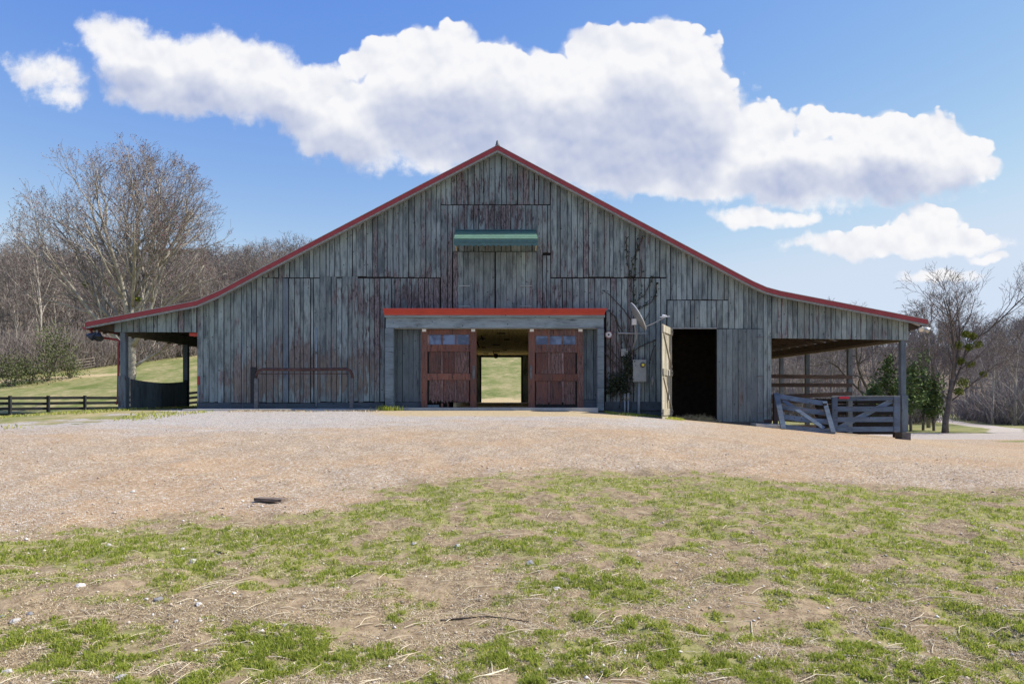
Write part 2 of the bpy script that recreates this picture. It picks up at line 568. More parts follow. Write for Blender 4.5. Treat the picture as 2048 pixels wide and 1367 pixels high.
M['gate'] = weathered('blue_grey_gate', (0.13, 0.175, 0.235, 1), (0.11, 0.15, 0.205, 1), (0.06, 0.055, 0.055, 1), (0.19, 0.17, 0.16, 1), -0.08, None, False)
M['brownwood'] = weathered('brown_rail', (0.13, 0.09, 0.075, 1), (0.10, 0.075, 0.065, 1), (0.06, 0.045, 0.04, 1), (0.15, 0.115, 0.10, 1), 0.02, None, False)
M['redbrown'] = weathered('red_brown_door', (0.215, 0.096, 0.070, 1), (0.180, 0.084, 0.062, 1), (0.05, 0.032, 0.03, 1), (0.165, 0.105, 0.095, 1), 0.0)
M['redpanel'] = weathered('red_brown_panel', (0.165, 0.076, 0.060, 1), (0.135, 0.064, 0.052, 1), (0.05, 0.034, 0.030, 1), (0.185, 0.118, 0.108, 1), 0.05)
M['mullion'] = weathered('worn_red_mullion', (0.200, 0.098, 0.080, 1), (0.18, 0.09, 0.075, 1), (0.10, 0.06, 0.055, 1), (0.26, 0.19, 0.18, 1), 0.05)
M['palewood'] = weathered('pale_bare_wood', (0.47, 0.42, 0.32, 1), (0.40, 0.37, 0.28, 1), (0.16, 0.13, 0.10, 1), (0.38, 0.33, 0.25, 1), -0.12)
M['blackfence'] = weathered('black_fence_board', (0.020, 0.021, 0.022, 1), (0.026, 0.027, 0.027, 1), (0.022, 0.02, 0.02, 1), (0.06, 0.055, 0.05, 1), -0.08, None, False)
M['oldfence'] = weathered('old_grey_rail', (0.2, 0.17, 0.14, 1), (0.17, 0.145, 0.12, 1), (0.10, 0.08, 0.07, 1), (0.24, 0.21, 0.18, 1), 0.0, None, False)
M['dark'] = simple('dark_inner_wood', (0.022, 0.020, 0.019), 0.9, 0, 0.3, 5, 0.1, 0.1)
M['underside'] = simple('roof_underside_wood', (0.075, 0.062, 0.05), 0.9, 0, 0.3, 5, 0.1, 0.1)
M['beamwood'] = simple('eave_beam_wood', (0.16, 0.145, 0.105), 0.85, 0, 0.3, 6, 0.2, 0.1)
M['lath'] = simple('warm_lit_lath', (0.86, 0.66, 0.30), 0.8, 0, 0.35, 14, 0.2, 0.1)  # golden colour stands in for warm bounced light on the ceiling
M['fascia'] = simple('dull_red_trim', (0.300, 0.048, 0.054), 0.55, 0, 0.14, 3, 0.05, 0.35, 0.1)
M['cornice'] = simple('bright_red_trim', (0.47, 0.060, 0.040), 0.5, 0, 0.10, 3, 0.04, 0.4, 0.05)
M['redpipe'] = simple('red_painted_metal', (0.27, 0.04, 0.04), 0.45, 0, 0.2, 8, 0.04, 0.5)
M['roofmetal'] = simple('grey_roof_metal', (0.38, 0.37, 0.35), 0.45, 0.4, 0.2, 4, 0.05)
M['edge'] = simple('grey_edge_board', (0.24, 0.25, 0.24), 0.8, 0, 0.35, 12, 0.2)
M['white'] = simple('white_paint', (0.72, 0.72, 0.70), 0.5, 0, 0.08, 12, 0.05)
M['awning'] = simple('green_awning_metal', (0.115, 0.215, 0.155), 0.5, 0.0, 0.22, 7, 0.04, 0.4)
M['awningdark'] = simple('blue_green_awning_band', (0.062, 0.135, 0.135), 0.5, 0.0, 0.2, 7, 0.04, 0.4)
M['cream'] = simple('cream_bracket', (0.62, 0.55, 0.36), 0.6, 0, 0.12, 12, 0.05)
M['steel'] = simple('galvanised_steel', (0.42, 0.43, 0.43), 0.4, 0.6, 0.15, 14, 0.04, 0.5)
M['dishgrey'] = simple('dish_grey_paint', (0.27, 0.28, 0.28), 0.45, 0.0, 0.08, 10, 0.02, 0.4)
M['boxgrey'] = simple('meter_box_grey', (0.33, 0.35, 0.34), 0.5, 0.0, 0.14, 6, 0.03, 0.35)
M['pvc'] = simple('grey_conduit', (0.25, 0.29, 0.31), 0.5, 0.0, 0.14, 9, 0.03, 0.35)
M['yellow'] = simple('yellow_label', (0.75, 0.62, 0.04), 0.5, 0, 0.08, 20, 0.02)
M['blackplastic'] = simple('black_plastic', (0.02, 0.02, 0.024), 0.5, 0, 0.2, 10, 0.03)
M['lampblack'] = simple('dark_lamp_shade', (0.035, 0.042, 0.065), 0.45, 0.2, 0.25, 12, 0.03, 0.5)
M['lampglass'] = simple('frosted_lamp_glass', (0.72, 0.64, 0.50), 0.25, 0, 0.06, 12, 0.02, 0.5)
M['rust'] = simple('rusty_pipe', (0.095, 0.052, 0.046), 0.7, 0.2, 0.55, 10, 0.3, 0.3)
M['pipegrey'] = simple('grey_pipe', (0.12, 0.125, 0.13), 0.6, 0.2, 0.4, 10, 0.2, 0.3)
M['red'] = simple('red_sign', (0.55, 0.03, 0.05), 0.5, 0, 0.06, 10, 0.02)
M['aislewall'] = simple('pale_bounce_wood', (0.60, 0.52, 0.36), 0.9, 0, 0.2, 6, 0.2, 0.1)  # wall colour made pale only to bounce light around the aisle
M['bouncefloor'] = simple('pale_bounce_floor', (0.64, 0.54, 0.36), 0.95, 0, 0.2, 6, 0.2, 0.1)  # floor colour raised to throw light up at the aisle ceiling
M['concrete'] = simple('pale_concrete', (0.46, 0.44, 0.40), 0.9, 0, 0.16, 4, 0.2, 0.2, 0.0)
M['footing'] = simple('dark_concrete', (0.13, 0.12, 0.115), 0.9, 0, 0.3, 8, 0.3, 0.2)
M['stone'] = simple('pale_field_stone', (0.46, 0.43, 0.39), 0.9, 0, 0.3, 16, 0.4, 0.2, 0.5)
M['stonegrey'] = simple('blue_grey_stone', (0.22, 0.215, 0.215), 0.85, 0, 0.3, 16, 0.4, 0.3, 0.4)
M['plank'] = weathered('old_plank', (0.24, 0.185, 0.14, 1), (0.20, 0.155, 0.12, 1), (0.05, 0.04, 0.035, 1), (0.2, 0.16, 0.13, 1), 0.04, None, False)
M['stick'] = simple('dark_stick', (0.055, 0.045, 0.038), 0.9, 0, 0.4, 30, 0.4, 0.1)
M['bark_main'] = simple('pale_grey_bark', (0.36, 0.325, 0.265), 0.9, 0, 0.42, 3.5, 0.5, 0.1)
M['twig_main'] = simple('grey_brown_twig', (0.255, 0.218, 0.192), 0.9, 0, 0.35, 1.2, 0.0, 0.1)
M['bud'] = simple('dark_red_bud', (0.135, 0.048, 0.048), 0.8, 0, 0.4, 2.0, 0.0, 0.1)
M['bark_wood'] = simple('grey_wood_bark', (0.28, 0.25, 0.215), 0.95, 0, 0.4, 1.5, 0.2, 0.1, 0.6)
M['twig_wood'] = simple('brown_wood_twig', (0.215, 0.182, 0.162), 0.95, 0, 0.35, 0.25, 0.0, 0.1, 0.45)
M['bark_dark'] = simple('dark_bark', (0.115, 0.096, 0.080), 0.95, 0, 0.45, 4, 0.5, 0.1)
M['twig_grey'] = simple('grey_twig', (0.125, 0.100, 0.090), 0.95, 0, 0.35, 1.0, 0.0, 0.1, 0.3)
M['mistletoe'] = simple('mistletoe_leaf', (0.15, 0.175, 0.025), 0.7, 0, 0.6, 9, 0.0, 0.2)
M['cedar'] = simple('cedar_green', (0.095, 0.135, 0.045), 0.85, 0, 0.55, 1.6, 0.0, 0.1, 0.4)
M['brushgreen'] = simple('brush_green', (0.100, 0.115, 0.048), 0.85, 0, 0.5, 0.8, 0.0, 0.1, 0.4)
M['ivy'] = simple('ivy_leaf', (0.030, 0.042, 0.022), 0.6, 0, 0.5, 8, 0.0, 0.3)
M['vine'] = simple('vine_stem', (0.07, 0.055, 0.045), 0.9, 0, 0.4, 10, 0.2, 0.1)
M['hay'] = simple('hay', (0.42, 0.34, 0.19), 0.9, 0, 0.4, 9, 0.0, 0.1)


def attr_mat(name, stops, attr='tone', rough=0.8, trans=0.0):
    def fn(nt, b):
        c = nt.ramp(nt.attr(attr), stops)
        nt.put(b.inputs['Base Color'], c)
        b.inputs['Roughness'].default_value = rough
        b.inputs['Specular IOR Level'].default_value = 0.15
        if trans:
            t = nt.N.new('ShaderNodeBsdfTranslucent'); nt.put(t.inputs[0], c)
            mx = nt.N.new('ShaderNodeMixShader'); mx.inputs[0].default_value = trans
            o = nt.N['Material Output']
            nt.L.new(b.outputs[0], mx.inputs[1]); nt.L.new(t.outputs[0], mx.inputs[2]); nt.L.new(mx.outputs[0], o.inputs[0])
    return material(name, fn)


M['grass'] = attr_mat('grass_blade', [(0.0, (0.185, 0.240, 0.034)), (0.45, (0.330, 0.390, 0.058)), (0.8, (0.450, 0.470, 0.100)), (1.0, (0.58, 0.52, 0.24))], trans=0.5)
M['thatch'] = attr_mat('dead_grass', [(0.0, (0.10, 0.07, 0.042)), (0.4, (0.40, 0.30, 0.175)), (0.8, (0.64, 0.53, 0.34)), (1.0, (0.80, 0.72, 0.56))])
M['pebble'] = attr_mat('gravel_pebble', [(0.0, (0.16, 0.14, 0.12)), (0.35, (0.40, 0.29, 0.19)), (0.6, (0.47, 0.40, 0.32)), (1.0, (0.70, 0.66, 0.60))])
M['farwood'] = attr_mat('far_wood', [(0.0, (0.125, 0.110, 0.100)), (0.5, (0.210, 0.182, 0.165)), (0.8, (0.270, 0.238, 0.205)), (1.0, (0.27, 0.205, 0.185))])


def glass_fn(nt, b):
    p = nt.pos()
    n = nt.noise(p, 2.2, 3)
    nt.put(b.inputs['Base Color'], nt.mix(nt.sstep(n, 0.4, 0.6), (0.055, 0.075, 0.13, 1), (0.13, 0.17, 0.27, 1)))
    b.inputs['Roughness'].default_value = 0.08
    b.inputs['Metallic'].default_value = 0.35
    nt.put(b.inputs['Normal'], nt.bump(nt.noise(p, 3.0, 2), 0.1, 0.02))


M['glass'] = material('door_glass', glass_fn)


def ground_fn(nt, b):
    p = nt.pos()
    p2 = nt.vmath('MULTIPLY', p, (1, 1, 0))
    turf = nt.attr('turf'); green = nt.attr('green'); gravel = nt.attr('gravel'); grey = nt.attr('grey'); straw = nt.attr('straw')
    hill = nt.attr('hill'); wood = nt.attr('wood'); path = nt.attr('path')
    f1 = nt.noise(p2, 1.3, 5, 0.6); f2 = nt.noise(p2, 11.0, 6, 0.68); f3 = nt.noise(p2, 60.0, 4, 0.7)
    dirt = nt.mix(nt.sstep(f2, 0.30, 0.70), (0.175, 0.125, 0.076, 1), (0.385, 0.295, 0.182, 1))
    dirt = nt.mix(nt.math('MULTIPLY', nt.sstep(f3, 0.52, 0.64), 0.65), dirt, (0.11, 0.078, 0.05, 1))
    dirt = nt.mix(nt.math('MULTIPLY', nt.sstep(nt.noise(nt.vmath('MULTIPLY', p2, (1, 2.2, 0)), 38, 4, .7), 0.55, 0.7), 0.5), dirt, (0.52, 0.43, 0.30, 1))
    gbase = nt.mix(nt.sstep(f2, 0.35, 0.65), (0.145, 0.165, 0.042, 1), (0.290, 0.275, 0.105, 1))
    c = nt.mix(nt.math('MULTIPLY', nt.sstep(nt.math('ADD', green, nt.math('MULTIPLY', nt.math('SUBTRACT', f2, 0.5), 0.8)), 0.35, 0.75), 0.75), dirt, gbase)
    # gravel: stones of three colours, each cell its own tone
    vc = nt.voro(p2, 62.0, out=1, dim='2D'); vd = nt.voro(p2, 62.0, out=0, dim='2D')
    cr, cg, cb = nt.sep(vc)
    tan = nt.ramp(cr, [(0.0, (0.17, 0.115, 0.07)), (0.3, (0.38, 0.27, 0.165)), (0.6, (0.46, 0.355, 0.24)), (0.85, (0.54, 0.46, 0.35)), (1.0, (0.72, 0.66, 0.56))])
    gry = nt.ramp(cr, [(0.0, (0.20, 0.19, 0.175)), (0.3, (0.39, 0.36, 0.325)), (0.7, (0.51, 0.475, 0.435)), (1.0, (0.71, 0.68, 0.64))])
    orange = nt.mix(nt.math('MULTIPLY', nt.sstep(nt.noise(p2, 0.35, 4, .6), 0.40, 0.66), 0.45), tan, (0.47, 0.29, 0.14, 1))
    gmix = nt.sstep(nt.math('ADD', grey, nt.math('MULTIPLY', nt.math('SUBTRACT', nt.noise(nt.vmath('MULTIPLY', p2, (0.5, 1.4, 0)), 0.9, 5, 0.6), 0.5), 0.8)), 0.25, 0.75)
    gv = nt.mix(gmix, orange, gry)
    gv = nt.mix(nt.math('MULTIPLY', nt.sstep(vd, 0.34, 0.62), 0.40), gv, (0.19, 0.14, 0.09, 1))
    gv = nt.mix(nt.math('MULTIPLY', nt.sstep(f2, 0.56, 0.72), 0.25), gv, (0.24, 0.17, 0.11, 1))
    v3 = nt.sep(nt.voro(p2, 36.0, out=1, dim='2D'))[0]
    gv = nt.mix(nt.math('MULTIPLY', nt.sstep(v3, 0.86, 0.97), 0.55), gv, (0.62, 0.57, 0.50, 1))
    gv = nt.mix(nt.math('MULTIPLY', nt.sstep(v3, 0.22, 0.06), 0.50), gv, (0.27, 0.17, 0.095, 1))
    gm = nt.sstep(nt.math('ADD', gravel, nt.math('MULTIPLY', nt.math('SUBTRACT', f2, 0.5), 0.7)), 0.3, 0.7)
    c = nt.mix(gm, c, gv)
    sc = nt.mix(nt.sstep(f3, 0.35, 0.65), (0.33, 0.24, 0.125, 1), (0.58, 0.47, 0.29, 1))
    sm = nt.sstep(nt.math('ADD', straw, nt.math('MULTIPLY', nt.math('SUBTRACT', nt.noise(p2, 3.5, 5, .65), 0.5), 1.1)), 0.35, 0.7)
    hg = nt.ramp(nt.noise(nt.vmath('MULTIPLY', p2, (1.0, 0.45, 0)), 0.34, 9, 0.74), [(0.36, (0.105, 0.135, 0.036)), (0.46, (0.185, 0.195, 0.072)), (0.55, (0.260, 0.235, 0.110)), (0.66, (0.40, 0.32, 0.18))])
    hg = nt.mix(nt.math('MULTIPLY', nt.sstep(nt.noise(p2, 1.4, 6, .75), 0.48, 0.62), 0.75), hg, (0.125, 0.15, 0.042, 1))
    hg = nt.mix(nt.math('MULTIPLY', nt.sstep(nt.noise(nt.vmath('ADD', p2, (31.0, 7.0, 0.0)), 0.75, 7, .72), 0.52, 0.64), 0.6), hg, (0.36, 0.29, 0.165, 1))
    c = nt.mix(nt.sstep(nt.math('ADD', hill, nt.math('MULTIPLY', nt.math('SUBTRACT', nt.noise(p2, 1.1, 5, .65), 0.5), 0.9)), 0.35, 0.65), c, hg)
    c = nt.mix(nt.math('MULTIPLY', sm, 0.85), c, sc)
    pc = nt.mix(nt.sstep(f2, 0.3, 0.7), (0.33, 0.28, 0.235, 1), (0.48, 0.425, 0.365, 1))
    c = nt.mix(nt.sstep(nt.math('ADD', path, nt.math('MULTIPLY', nt.math('SUBTRACT', nt.noise(p2, 1.5, 4), 0.5), 0.5)), 0.4, 0.6), c, pc)
    fc = nt.mix(nt.sstep(f1, 0.35, 0.65), (0.11, 0.086, 0.064, 1), (0.19, 0.150, 0.112, 1))
    c = nt.mix(wood, c, fc)
    nt.put(b.inputs['Base Color'], c)
    b.inputs['Roughness'].default_value = 0.95
    b.inputs['Specular IOR Level'].default_value = 0.08
    hh = nt.math('ADD', nt.math('MULTIPLY', f2, 0.6), nt.math('MULTIPLY', f3, 0.35))
    hh = nt.mix(gm, hh, nt.math('SUBTRACT', 0.8, nt.math('MULTIPLY', vd, 0.8)))
    nt.put(b.inputs['Normal'], nt.bump(hh, 0.55, 0.032))


M['ground'] = material('ground_surface', ground_fn)


# ------------------------------------------------------------------ ground
EDGE_X = [-12, -4.56, -2.6, -1.76, -0.95, 0.7, 2.9, 4.6, 6.4, 12]
EDGE_Y = [5.2, 6.2, 6.95, 7.9, 9.5, 10.1, 10.1, 9.3, 8.6, 7.6]


def W(px, py):
    d = 1.6 / ((py - HY) / F_PX + 0.0467)
    return ((px - CX) / F_PX * d, d)


GREEN = []
for (cx, cy, rx, ry, w) in [(60, 1105, 260, 28, .8), (380, 1075, 260, 24, .9), (620, 1065, 160, 30, .7), (760, 1015, 130, 18, .7), (880, 1000, 90, 14, .7),
                            (1000, 1010, 130, 16, .3), (1150, 965, 180, 10, .5), (1250, 1185, 90, 24, 1.2), (1190, 1165, 60, 12, .6), (220, 1320, 240, 36, .7),
                            (620, 1300, 190, 40, .6), (560, 1350, 120, 20, .5), (780, 1300, 130, 30, .5), (1020, 1310, 150, 32, .4), (1500, 1335, 180, 30, .9),
                            (1280, 1330, 150, 30, .5), (1850, 1345, 200, 28, .6), (1640, 990, 230, 16, .6), (1900, 1020, 220, 22, .4), (1750, 1060, 200, 22, .25),
                            (1400, 1000, 150, 16, .45), (860, 1085, 150, 16, .5), (1080, 1110, 90, 10, .2), (1460, 1270, 80, 14, .6), (1900, 1200, 160, 24, .25), (1100, 1240, 110, 16, .35),
                            (1700, 1150, 150, 16, .25),
                            (330, 1195, 330, 30, -.8), (120, 1220, 200, 26, -.6), (700, 1200, 220, 30, -.7), (920, 1150, 160, 22, -.6), (1050, 1115, 130, 14, -.4),
                            (1330, 1120, 150, 18, -.7), (1000, 1210, 120, 18, -.5), (1600, 1200, 200, 24, -.35), (1450, 1070, 200, 14, -.3), (250, 1150, 300, 12, -.3)]:
    (x0, y0) = W(cx, cy)
    sx = rx / F_PX * y0
    sy = abs(W(cx, cy - ry)[1] - W(cx, cy + ry)[1]) / 2
    GREEN.append((x0, y0, sx, sy, w))


def masks(x, y):
    x = np.asarray(x, float); y = np.asarray(y, float)
    e = np.interp(x, EDGE_X, EDGE_Y)
    n1 = fbm(x * 0.9, y * 0.9, 3, 5); n2 = fbm(x * 4.1, y * 4.1, 11, 4)
    s = e - y + (n1 - 0.5) * 2.2 + (n2 - 0.5) * 1.0
    turf = sst(-1.3, 0.9, s)
    g = np.full_like(x, 0.55)
    for (x0, y0, sx, sy, w) in GREEN:
        g = g + .55 * w * np.exp(-(((x - x0) / sx) ** 2 + ((y - y0) / sy) ** 2))
    g = g + (fbm(x * 1.6, y * 2.2, 23, 5) - 0.5) * 1.2 + (fbm(x * 6.0, y * 6.5, 29, 4) - 0.5) * 2.2 + 0.10 * sst(-1, 3, x)
    green = np.clip(g, 0, 1.2) * turf * sst(-18, -6, y)
    front = 1 - turf
    near = sst(46, 40, y)
    gravel = front * near
    # left strip of grass before the fence, and the field beyond
    leftgrass = sst(-9.6, -12.4, x + (n1 - .5) * 5 + (n2 - .5) * 2) * sst(17.0, 19.0, y + (n2 - .5) * 3)
    back = sst(40, 46, y - 0.0 * x)
    rb = sst(16, 19, x) * sst(37, 40, y + (n1 - .5) * 4)
    hill = np.clip(np.maximum(np.maximum(leftgrass * 0.95, back), rb), 0, 1)
    rs = np.exp(-(((x - 24.5) / 2.2) ** 2 + ((y - 30.6) / 0.7) ** 2)) * 1.6       # grass tongue beside the right drive
    hill = np.clip(hill + rs, 0, 1)
    gravel = gravel * (1 - hill)
    grey = sst(12, 21, y) * 0.66 + 0.2 * sst(0, -6, x) * sst(9, 13, y) - 0.45 * sst(3.5, 9, x)
    straw = 1.1 * np.exp(-((y - 22.0) / 1.9) ** 2) * sst(-5.5, -2.5, x) * sst(5.2, 3.0, x)
    straw = straw + 0.6 * np.exp(-((y - 23.3) / 0.7) ** 2) * sst(-11, -9, x) * sst(12, 9, x)
    straw = straw + 0.95 * np.exp(-(((x - 12.6) / 1.1) ** 2 + ((y - 17.2) / 0.55) ** 2))
    straw = straw + 0.5 * np.exp(-(((x - 14.6) / 1.6) ** 2 + ((y - 23.2) / 0.9) ** 2))
    straw = straw + 0.35 * np.exp(-((x - 1.5) / 4.0) ** 2) * np.exp(-((e - y) / 0.6) ** 2)
    straw = straw + 1.0 * sst(42, 43, y) * sst(56, 46, y + (n1 - .5) * 8) * sst(7, 4, np.abs(x)) + .8 * np.exp(-((y - np.interp(x, [-60, -40, -20], [60, 71, 80])) / 2.0) ** 2) * sst(-36, -41, x)
    # track that leaves to the right behind the tree
    tx = np.interp(y, [30, 40, 46, 55, 70, 90], [26, 29.5, 34, 38, 45, 57])
    path = sst(1.4, .8, np.abs(x - tx)) * sst(34, 40, y)
    path = np.maximum(path, sst(15, 17, x) * sst(31, 33.5, y) * sst(40, 38, y + (n1 - .5) * 3))
    lt = np.interp(y, [40, 60, 80], [-36, -42, -47])
    wl = sst(-2, 4, y - np.interp(x, [-140, -70, -52, -45, -38, -30, -20, -10, 10, 30], [60, 63, 70, 83, 96, 112, 122, 128, 132, 132]))
    wr = sst(0, 5, y - np.interp(x, [16, 24, 34, 50, 90], [66, 62, 58, 62, 66])) * sst(14, 22, x)
    wr = wr * (1 - sst(3.5, 2.2, np.abs(x - tx)) * sst(95, 85, y))
    wood = np.clip(np.maximum(wl * sst(34, 26, x), wr), 0, 1)
    # bright dry strip at the foot of the left wood
    return dict(turf=turf, green=green, gravel=gravel, grey=grey, straw=straw, hill=hill, path=path, wood=wood)


def axis(segs):
    out = [np.arange(a, b, s) for a, b, s in segs]
    return np.concatenate(out + [np.array([segs[-1][1]])])


gx = axis([(-600, -160, 40), (-160, -50, 3), (-50, -20, 0.8), (-20, -8, 0.2), (-8, 8, 0.075), (8, 20, 0.2), (20, 60, 0.8), (60, 160, 3), (160, 640, 40)])
gy = axis([(-120, -10, 10), (-10, 2.6, 0.7), (2.6, 11.5, 0.055), (11.5, 26, 0.12), (26, 48, 0.4), (48, 120, 1.5), (120, 260, 8), (260, 900, 60)])
GX, GY = np.meshgrid(gx, gy)
gxf, gyf = GX.ravel(), GY.ravel()
mk = masks(gxf, gyf)
gz = height(gxf, gyf)
nearw = sst(24, 12, gyf) * sst(-1, 2, gyf)
gz = gz + nearw * ((fbm(gxf * 2.2, gyf * 2.2, 41, 3) - 0.5) * 0.10 + (fbm(gxf * 9, gyf * 9, 43, 2) - 0.5) * 0.035 * mk['turf'] + (fbm(gxf * 0.4, gyf * 0.4, 47, 2) - 0.5) * 0.12)
nx, ny = len(gx), len(gy)
idx = np.arange(nx * ny).reshape(ny, nx)
GF = np.stack([idx[:-1, :-1].ravel(), idx[:-1, 1:].ravel(), idx[1:, 1:].ravel(), idx[1:, :-1].ravel()], 1)
# leave the ground out where the barn's own floors lie above it
cxm = (gxf[GF[:, 0]] + gxf[GF[:, 2]]) / 2
gme = np_mesh('ground', np.stack([gxf, gyf, gz], 1), GF, M['ground'], mk, True)
ground = tag(link('ground', gme), kind='structure')
GZ2 = gz.reshape(ny, nx)


def gheight(x, y):
    """height of the ground mesh"""
    x = np.asarray(x, float); y = np.asarray(y, float)
    i = np.clip(np.searchsorted(gx, x) - 1, 0, nx - 2); j = np.clip(np.searchsorted(gy, y) - 1, 0, ny - 2)
    fx = (x - gx[i]) / (gx[i + 1] - gx[i]); fy = (y - gy[j]) / (gy[j + 1] - gy[j])
    return (GZ2[j, i] * (1 - fx) + GZ2[j, i + 1] * fx) * (1 - fy) + (GZ2[j + 1, i] * (1 - fx) + GZ2[j + 1, i + 1] * fx) * fy


def gh(x, y):
    return float(gheight(np.array([x]), np.array([y]))[0])


# ------------------------------------------------------------------ barn
DEPTH0, DEPTH1 = 24.0, 42.0
barn = thing('barn', 'large weathered grey-green gabled barn with red roof trim and two open-sided sheds', 'barn', (X(995), 24.0, 0.0))
RX = [172, 393, 440, 524, 840, 995, 1477, 1505, 1532, 1560, 1855]
RY = [657, 614.5, 594, 549, 384, 304, 561, 575.5, 587.5, 595, 652]


def roof(px):
    return float(np.interp(px, RX, RY))


def strip(px0, px1, top, bot, n=12):
    """polygon (x, z) between two photo lines on the facade"""
    ps = [px0] + [r for r in RX if px0 < r < px1] + [px1]
    t = [(X(p), Z(top(p) if callable(top) else top)) for p in ps]
    bt = [(X(px0), Z(bot(px0) if callable(bot) else bot)), (X(px1), Z(bot(px1) if callable(bot) else bot))]
    return bt + t[::-1]


fw = MB()
for a in [(394, 770, roof, 817), (770, 900, roof, 815), (900, 1110, roof, 657), (1110, 1208, roof, 815), (1208, 1343, roof, 836),
          (1343, 1433, roof, 656), (1433, 1543, roof, 846), (229, 394, roof, 663), (1543, 1817, roof, lambda p: 675 + (p - 1543) * 0.014)]:
    ps = strip(a[0], a[1], (lambda p, f=a[2]: f(p) - 1), a[3])
    fw.prism(ps, 24.035, 24.09)
front_wall = fw.build('front_wall', M['dark'], barn)


def boards(px0, px1, top, bot, w=10.7, front=23.975, mat='siding', parent=None, name='siding_board', gap=2.7, jit=0.24, rag=0.0, th=0.05):
    n = max(1, round((px1 - px0) / w))
    cuts = np.linspace(px0, px1, n + 1)
    if n > 1:
        cuts[1:-1] += rng.uniform(-jit, jit, n - 1) * w
    T = top if callable(top) else (lambda p: top)
    B = bot if callable(bot) else (lambda p: bot)
    for i in range(n):
        g0 = gap * rng.uniform(0.25, 0.75) / 2; g1 = gap * rng.uniform(0.25, 0.75) / 2
        a, b = cuts[i] + g0, cuts[i + 1] - g1
        y0 = front + rng.uniform(-0.009, 0.009)
        dz = rng.uniform(-rag, rag) if rag else 0.0
        tz0, tz1 = Z(T(a)), Z(T(b)); bz = Z(B((a + b) / 2) + dz)
        tilt = rng.uniform(-0.008, 0.008)
        pts = [(X(a) + tilt, bz), (X(b) + tilt, bz + rng.uniform(-.005, .005)), (X(b), tz1), (X(a), tz0)]
        m = [q for q in RX if a < q < b]
        if callable(top) and m:
            pts = pts[:3] + [(X(q), Z(T(q))) for q in m[::-1]] + pts[3:]
        MB().prism(pts, y0, y0 + th).build(name, M[mat], parent or front_wall, origin=(X((a + b) / 2), 24.0, bz))


rf = lambda p: roof(p) - 1.0
# lower tier, left of the big doors
boards(395, 525, rf, 804, rag=1.0)
boards(525, 566, lambda p: 556, 804, rag=1.0)
boards(578, 640, 557, 804, rag=1.0)
boards(640, 716, 553, 803, rag=1.0)
boards(716, 770, 557, 803, rag=1.0)
MB().prism([(X(567), Z(804)), (X(577), Z(804)), (X(577), Z(557)), (X(567), Z(557))], 23.955, 24.02).build('batten', M['postwood'], barn)
# above the big doors
boards(770, 880, 557, 617)
# upper left
boards(525, 640, rf, 555, rag=0.6)
boards(640, 882, rf, lambda p: 552 + (p - 640) * 0.012, rag=0.8)
# top of the gable, the loft surround
boards(882, 1100, rf, 409, rag=0.5)
boards(882, 905, 411, 617, w=11)
boards(905, 1075, 411, 503, w=10.6)
boards(1074, 1085, 411, 617, w=11)
boards(1085, 1101, 411, 505, w=8)
boards(1085, 1101, 511, 617, w=8, gap=3)
# right of the loft
boards(1101, 1332, rf, 554, rag=0.8)
boards(1101, 1212, 557, 618)
boards(1212, 1333, 557, 804, rag=1.0)
boards(1332, 1456, rf, 599, rag=0.5)
boards(1334, 1456, 601, 656)
boards(1456, 1526, rf, 657)
boards(1526, 1543, rf, lambda p: 845, w=8.5, front=23.965)
# shed ends
boards(229, 393, rf, 664, w=13)
boards(1543, 1817, rf, lambda p: 676 + (p - 1543) * 0.014, w=10.6)
# recess behind the sliding doors
boards(787, 846, 655, 803, w=10, mat='recess', front=23.985, gap=1.6)
boards(1163, 1196, 655, 798, w=10, mat='recess', front=23.985, gap=1.6)
# sills
for a, b, t0, b0 in [(395, 466, 805, 817), (466, 575, 805.5, 817), (575, 634, 806, 817), (634, 769, 804.5, 817), (787, 846, 804, 815), (1163, 1196, 799, 816), (1209, 1262, 803, 818), (1262, 1325, 803, 821)]:
    MB().box(X(a) + .004, X(b) - .004, 23.93, 24.03, Z(b0), Z(t0)).build('sill_board', M['sill'], barn)
for a, b in [(1209, 1265), (1265, 1338)]:
    MB().box(X(a) + .004, X(b) - .004, 23.94, 24.04, Z(838), Z(819 if a < 1250 else 822)).build('sill_board', M['sill'], barn)
# seam drip strips
for a, b, y in [(525, 640, 556), (640, 882, 555.5), (882, 1101, 410), (1101, 1332, 555.5), (1334, 1456, 600)]:
    MB().box(X(a), X(b), 23.98, 24.02, Z(y + 1.0), Z(y - 1.0)).build('drip_strip', M['dark'], barn)

# roof: one folded slab per side, with the red fascia and grey edge boards in front of it
DF = 23.68
rp = [(X(a, DF), Z(b, DF)) for a, b in zip(RX, RY)]
t_roof = 0.22
rs_ = MB()
n = len(rp)
for i in range(n - 1):
    (x0, z0), (x1, z1) = rp[i], rp[i + 1]
    rs_.hexa([(x0, DF + .05, z0 + .06), (x1, DF + .05, z1 + .06), (x1, DEPTH1 + .4, z1 + .06), (x0, DEPTH1 + .4, z0 + .06),
              (x0, DF + .05, z0 + t_roof), (x1, DF + .05, z1 + t_roof), (x1, DEPTH1 + .4, z1 + t_roof), (x0, DEPTH1 + .4, z0 + t_roof)])
rs_.build('roof', M['roofmetal'], barn)


def rake(i0, i1, lo, hi, y0, y1, mat, name):
    for a, b in ((i0, i1),):
        m = MB()
        for i in range(a, b):
            (x0, z0), (x1, z1) = rp[i], rp[i + 1]
            m.hexa([(x0, y0, z0 + lo), (x1, y0, z1 + lo), (x1, y1, z1 + lo), (x0, y1, z0 + lo), (x0, y0, z0 + hi), (x1, y0, z1 + hi), (x1, y1, z1 + hi), (x0, y1, z0 + hi)])
        m.build(name, M[mat], barn)


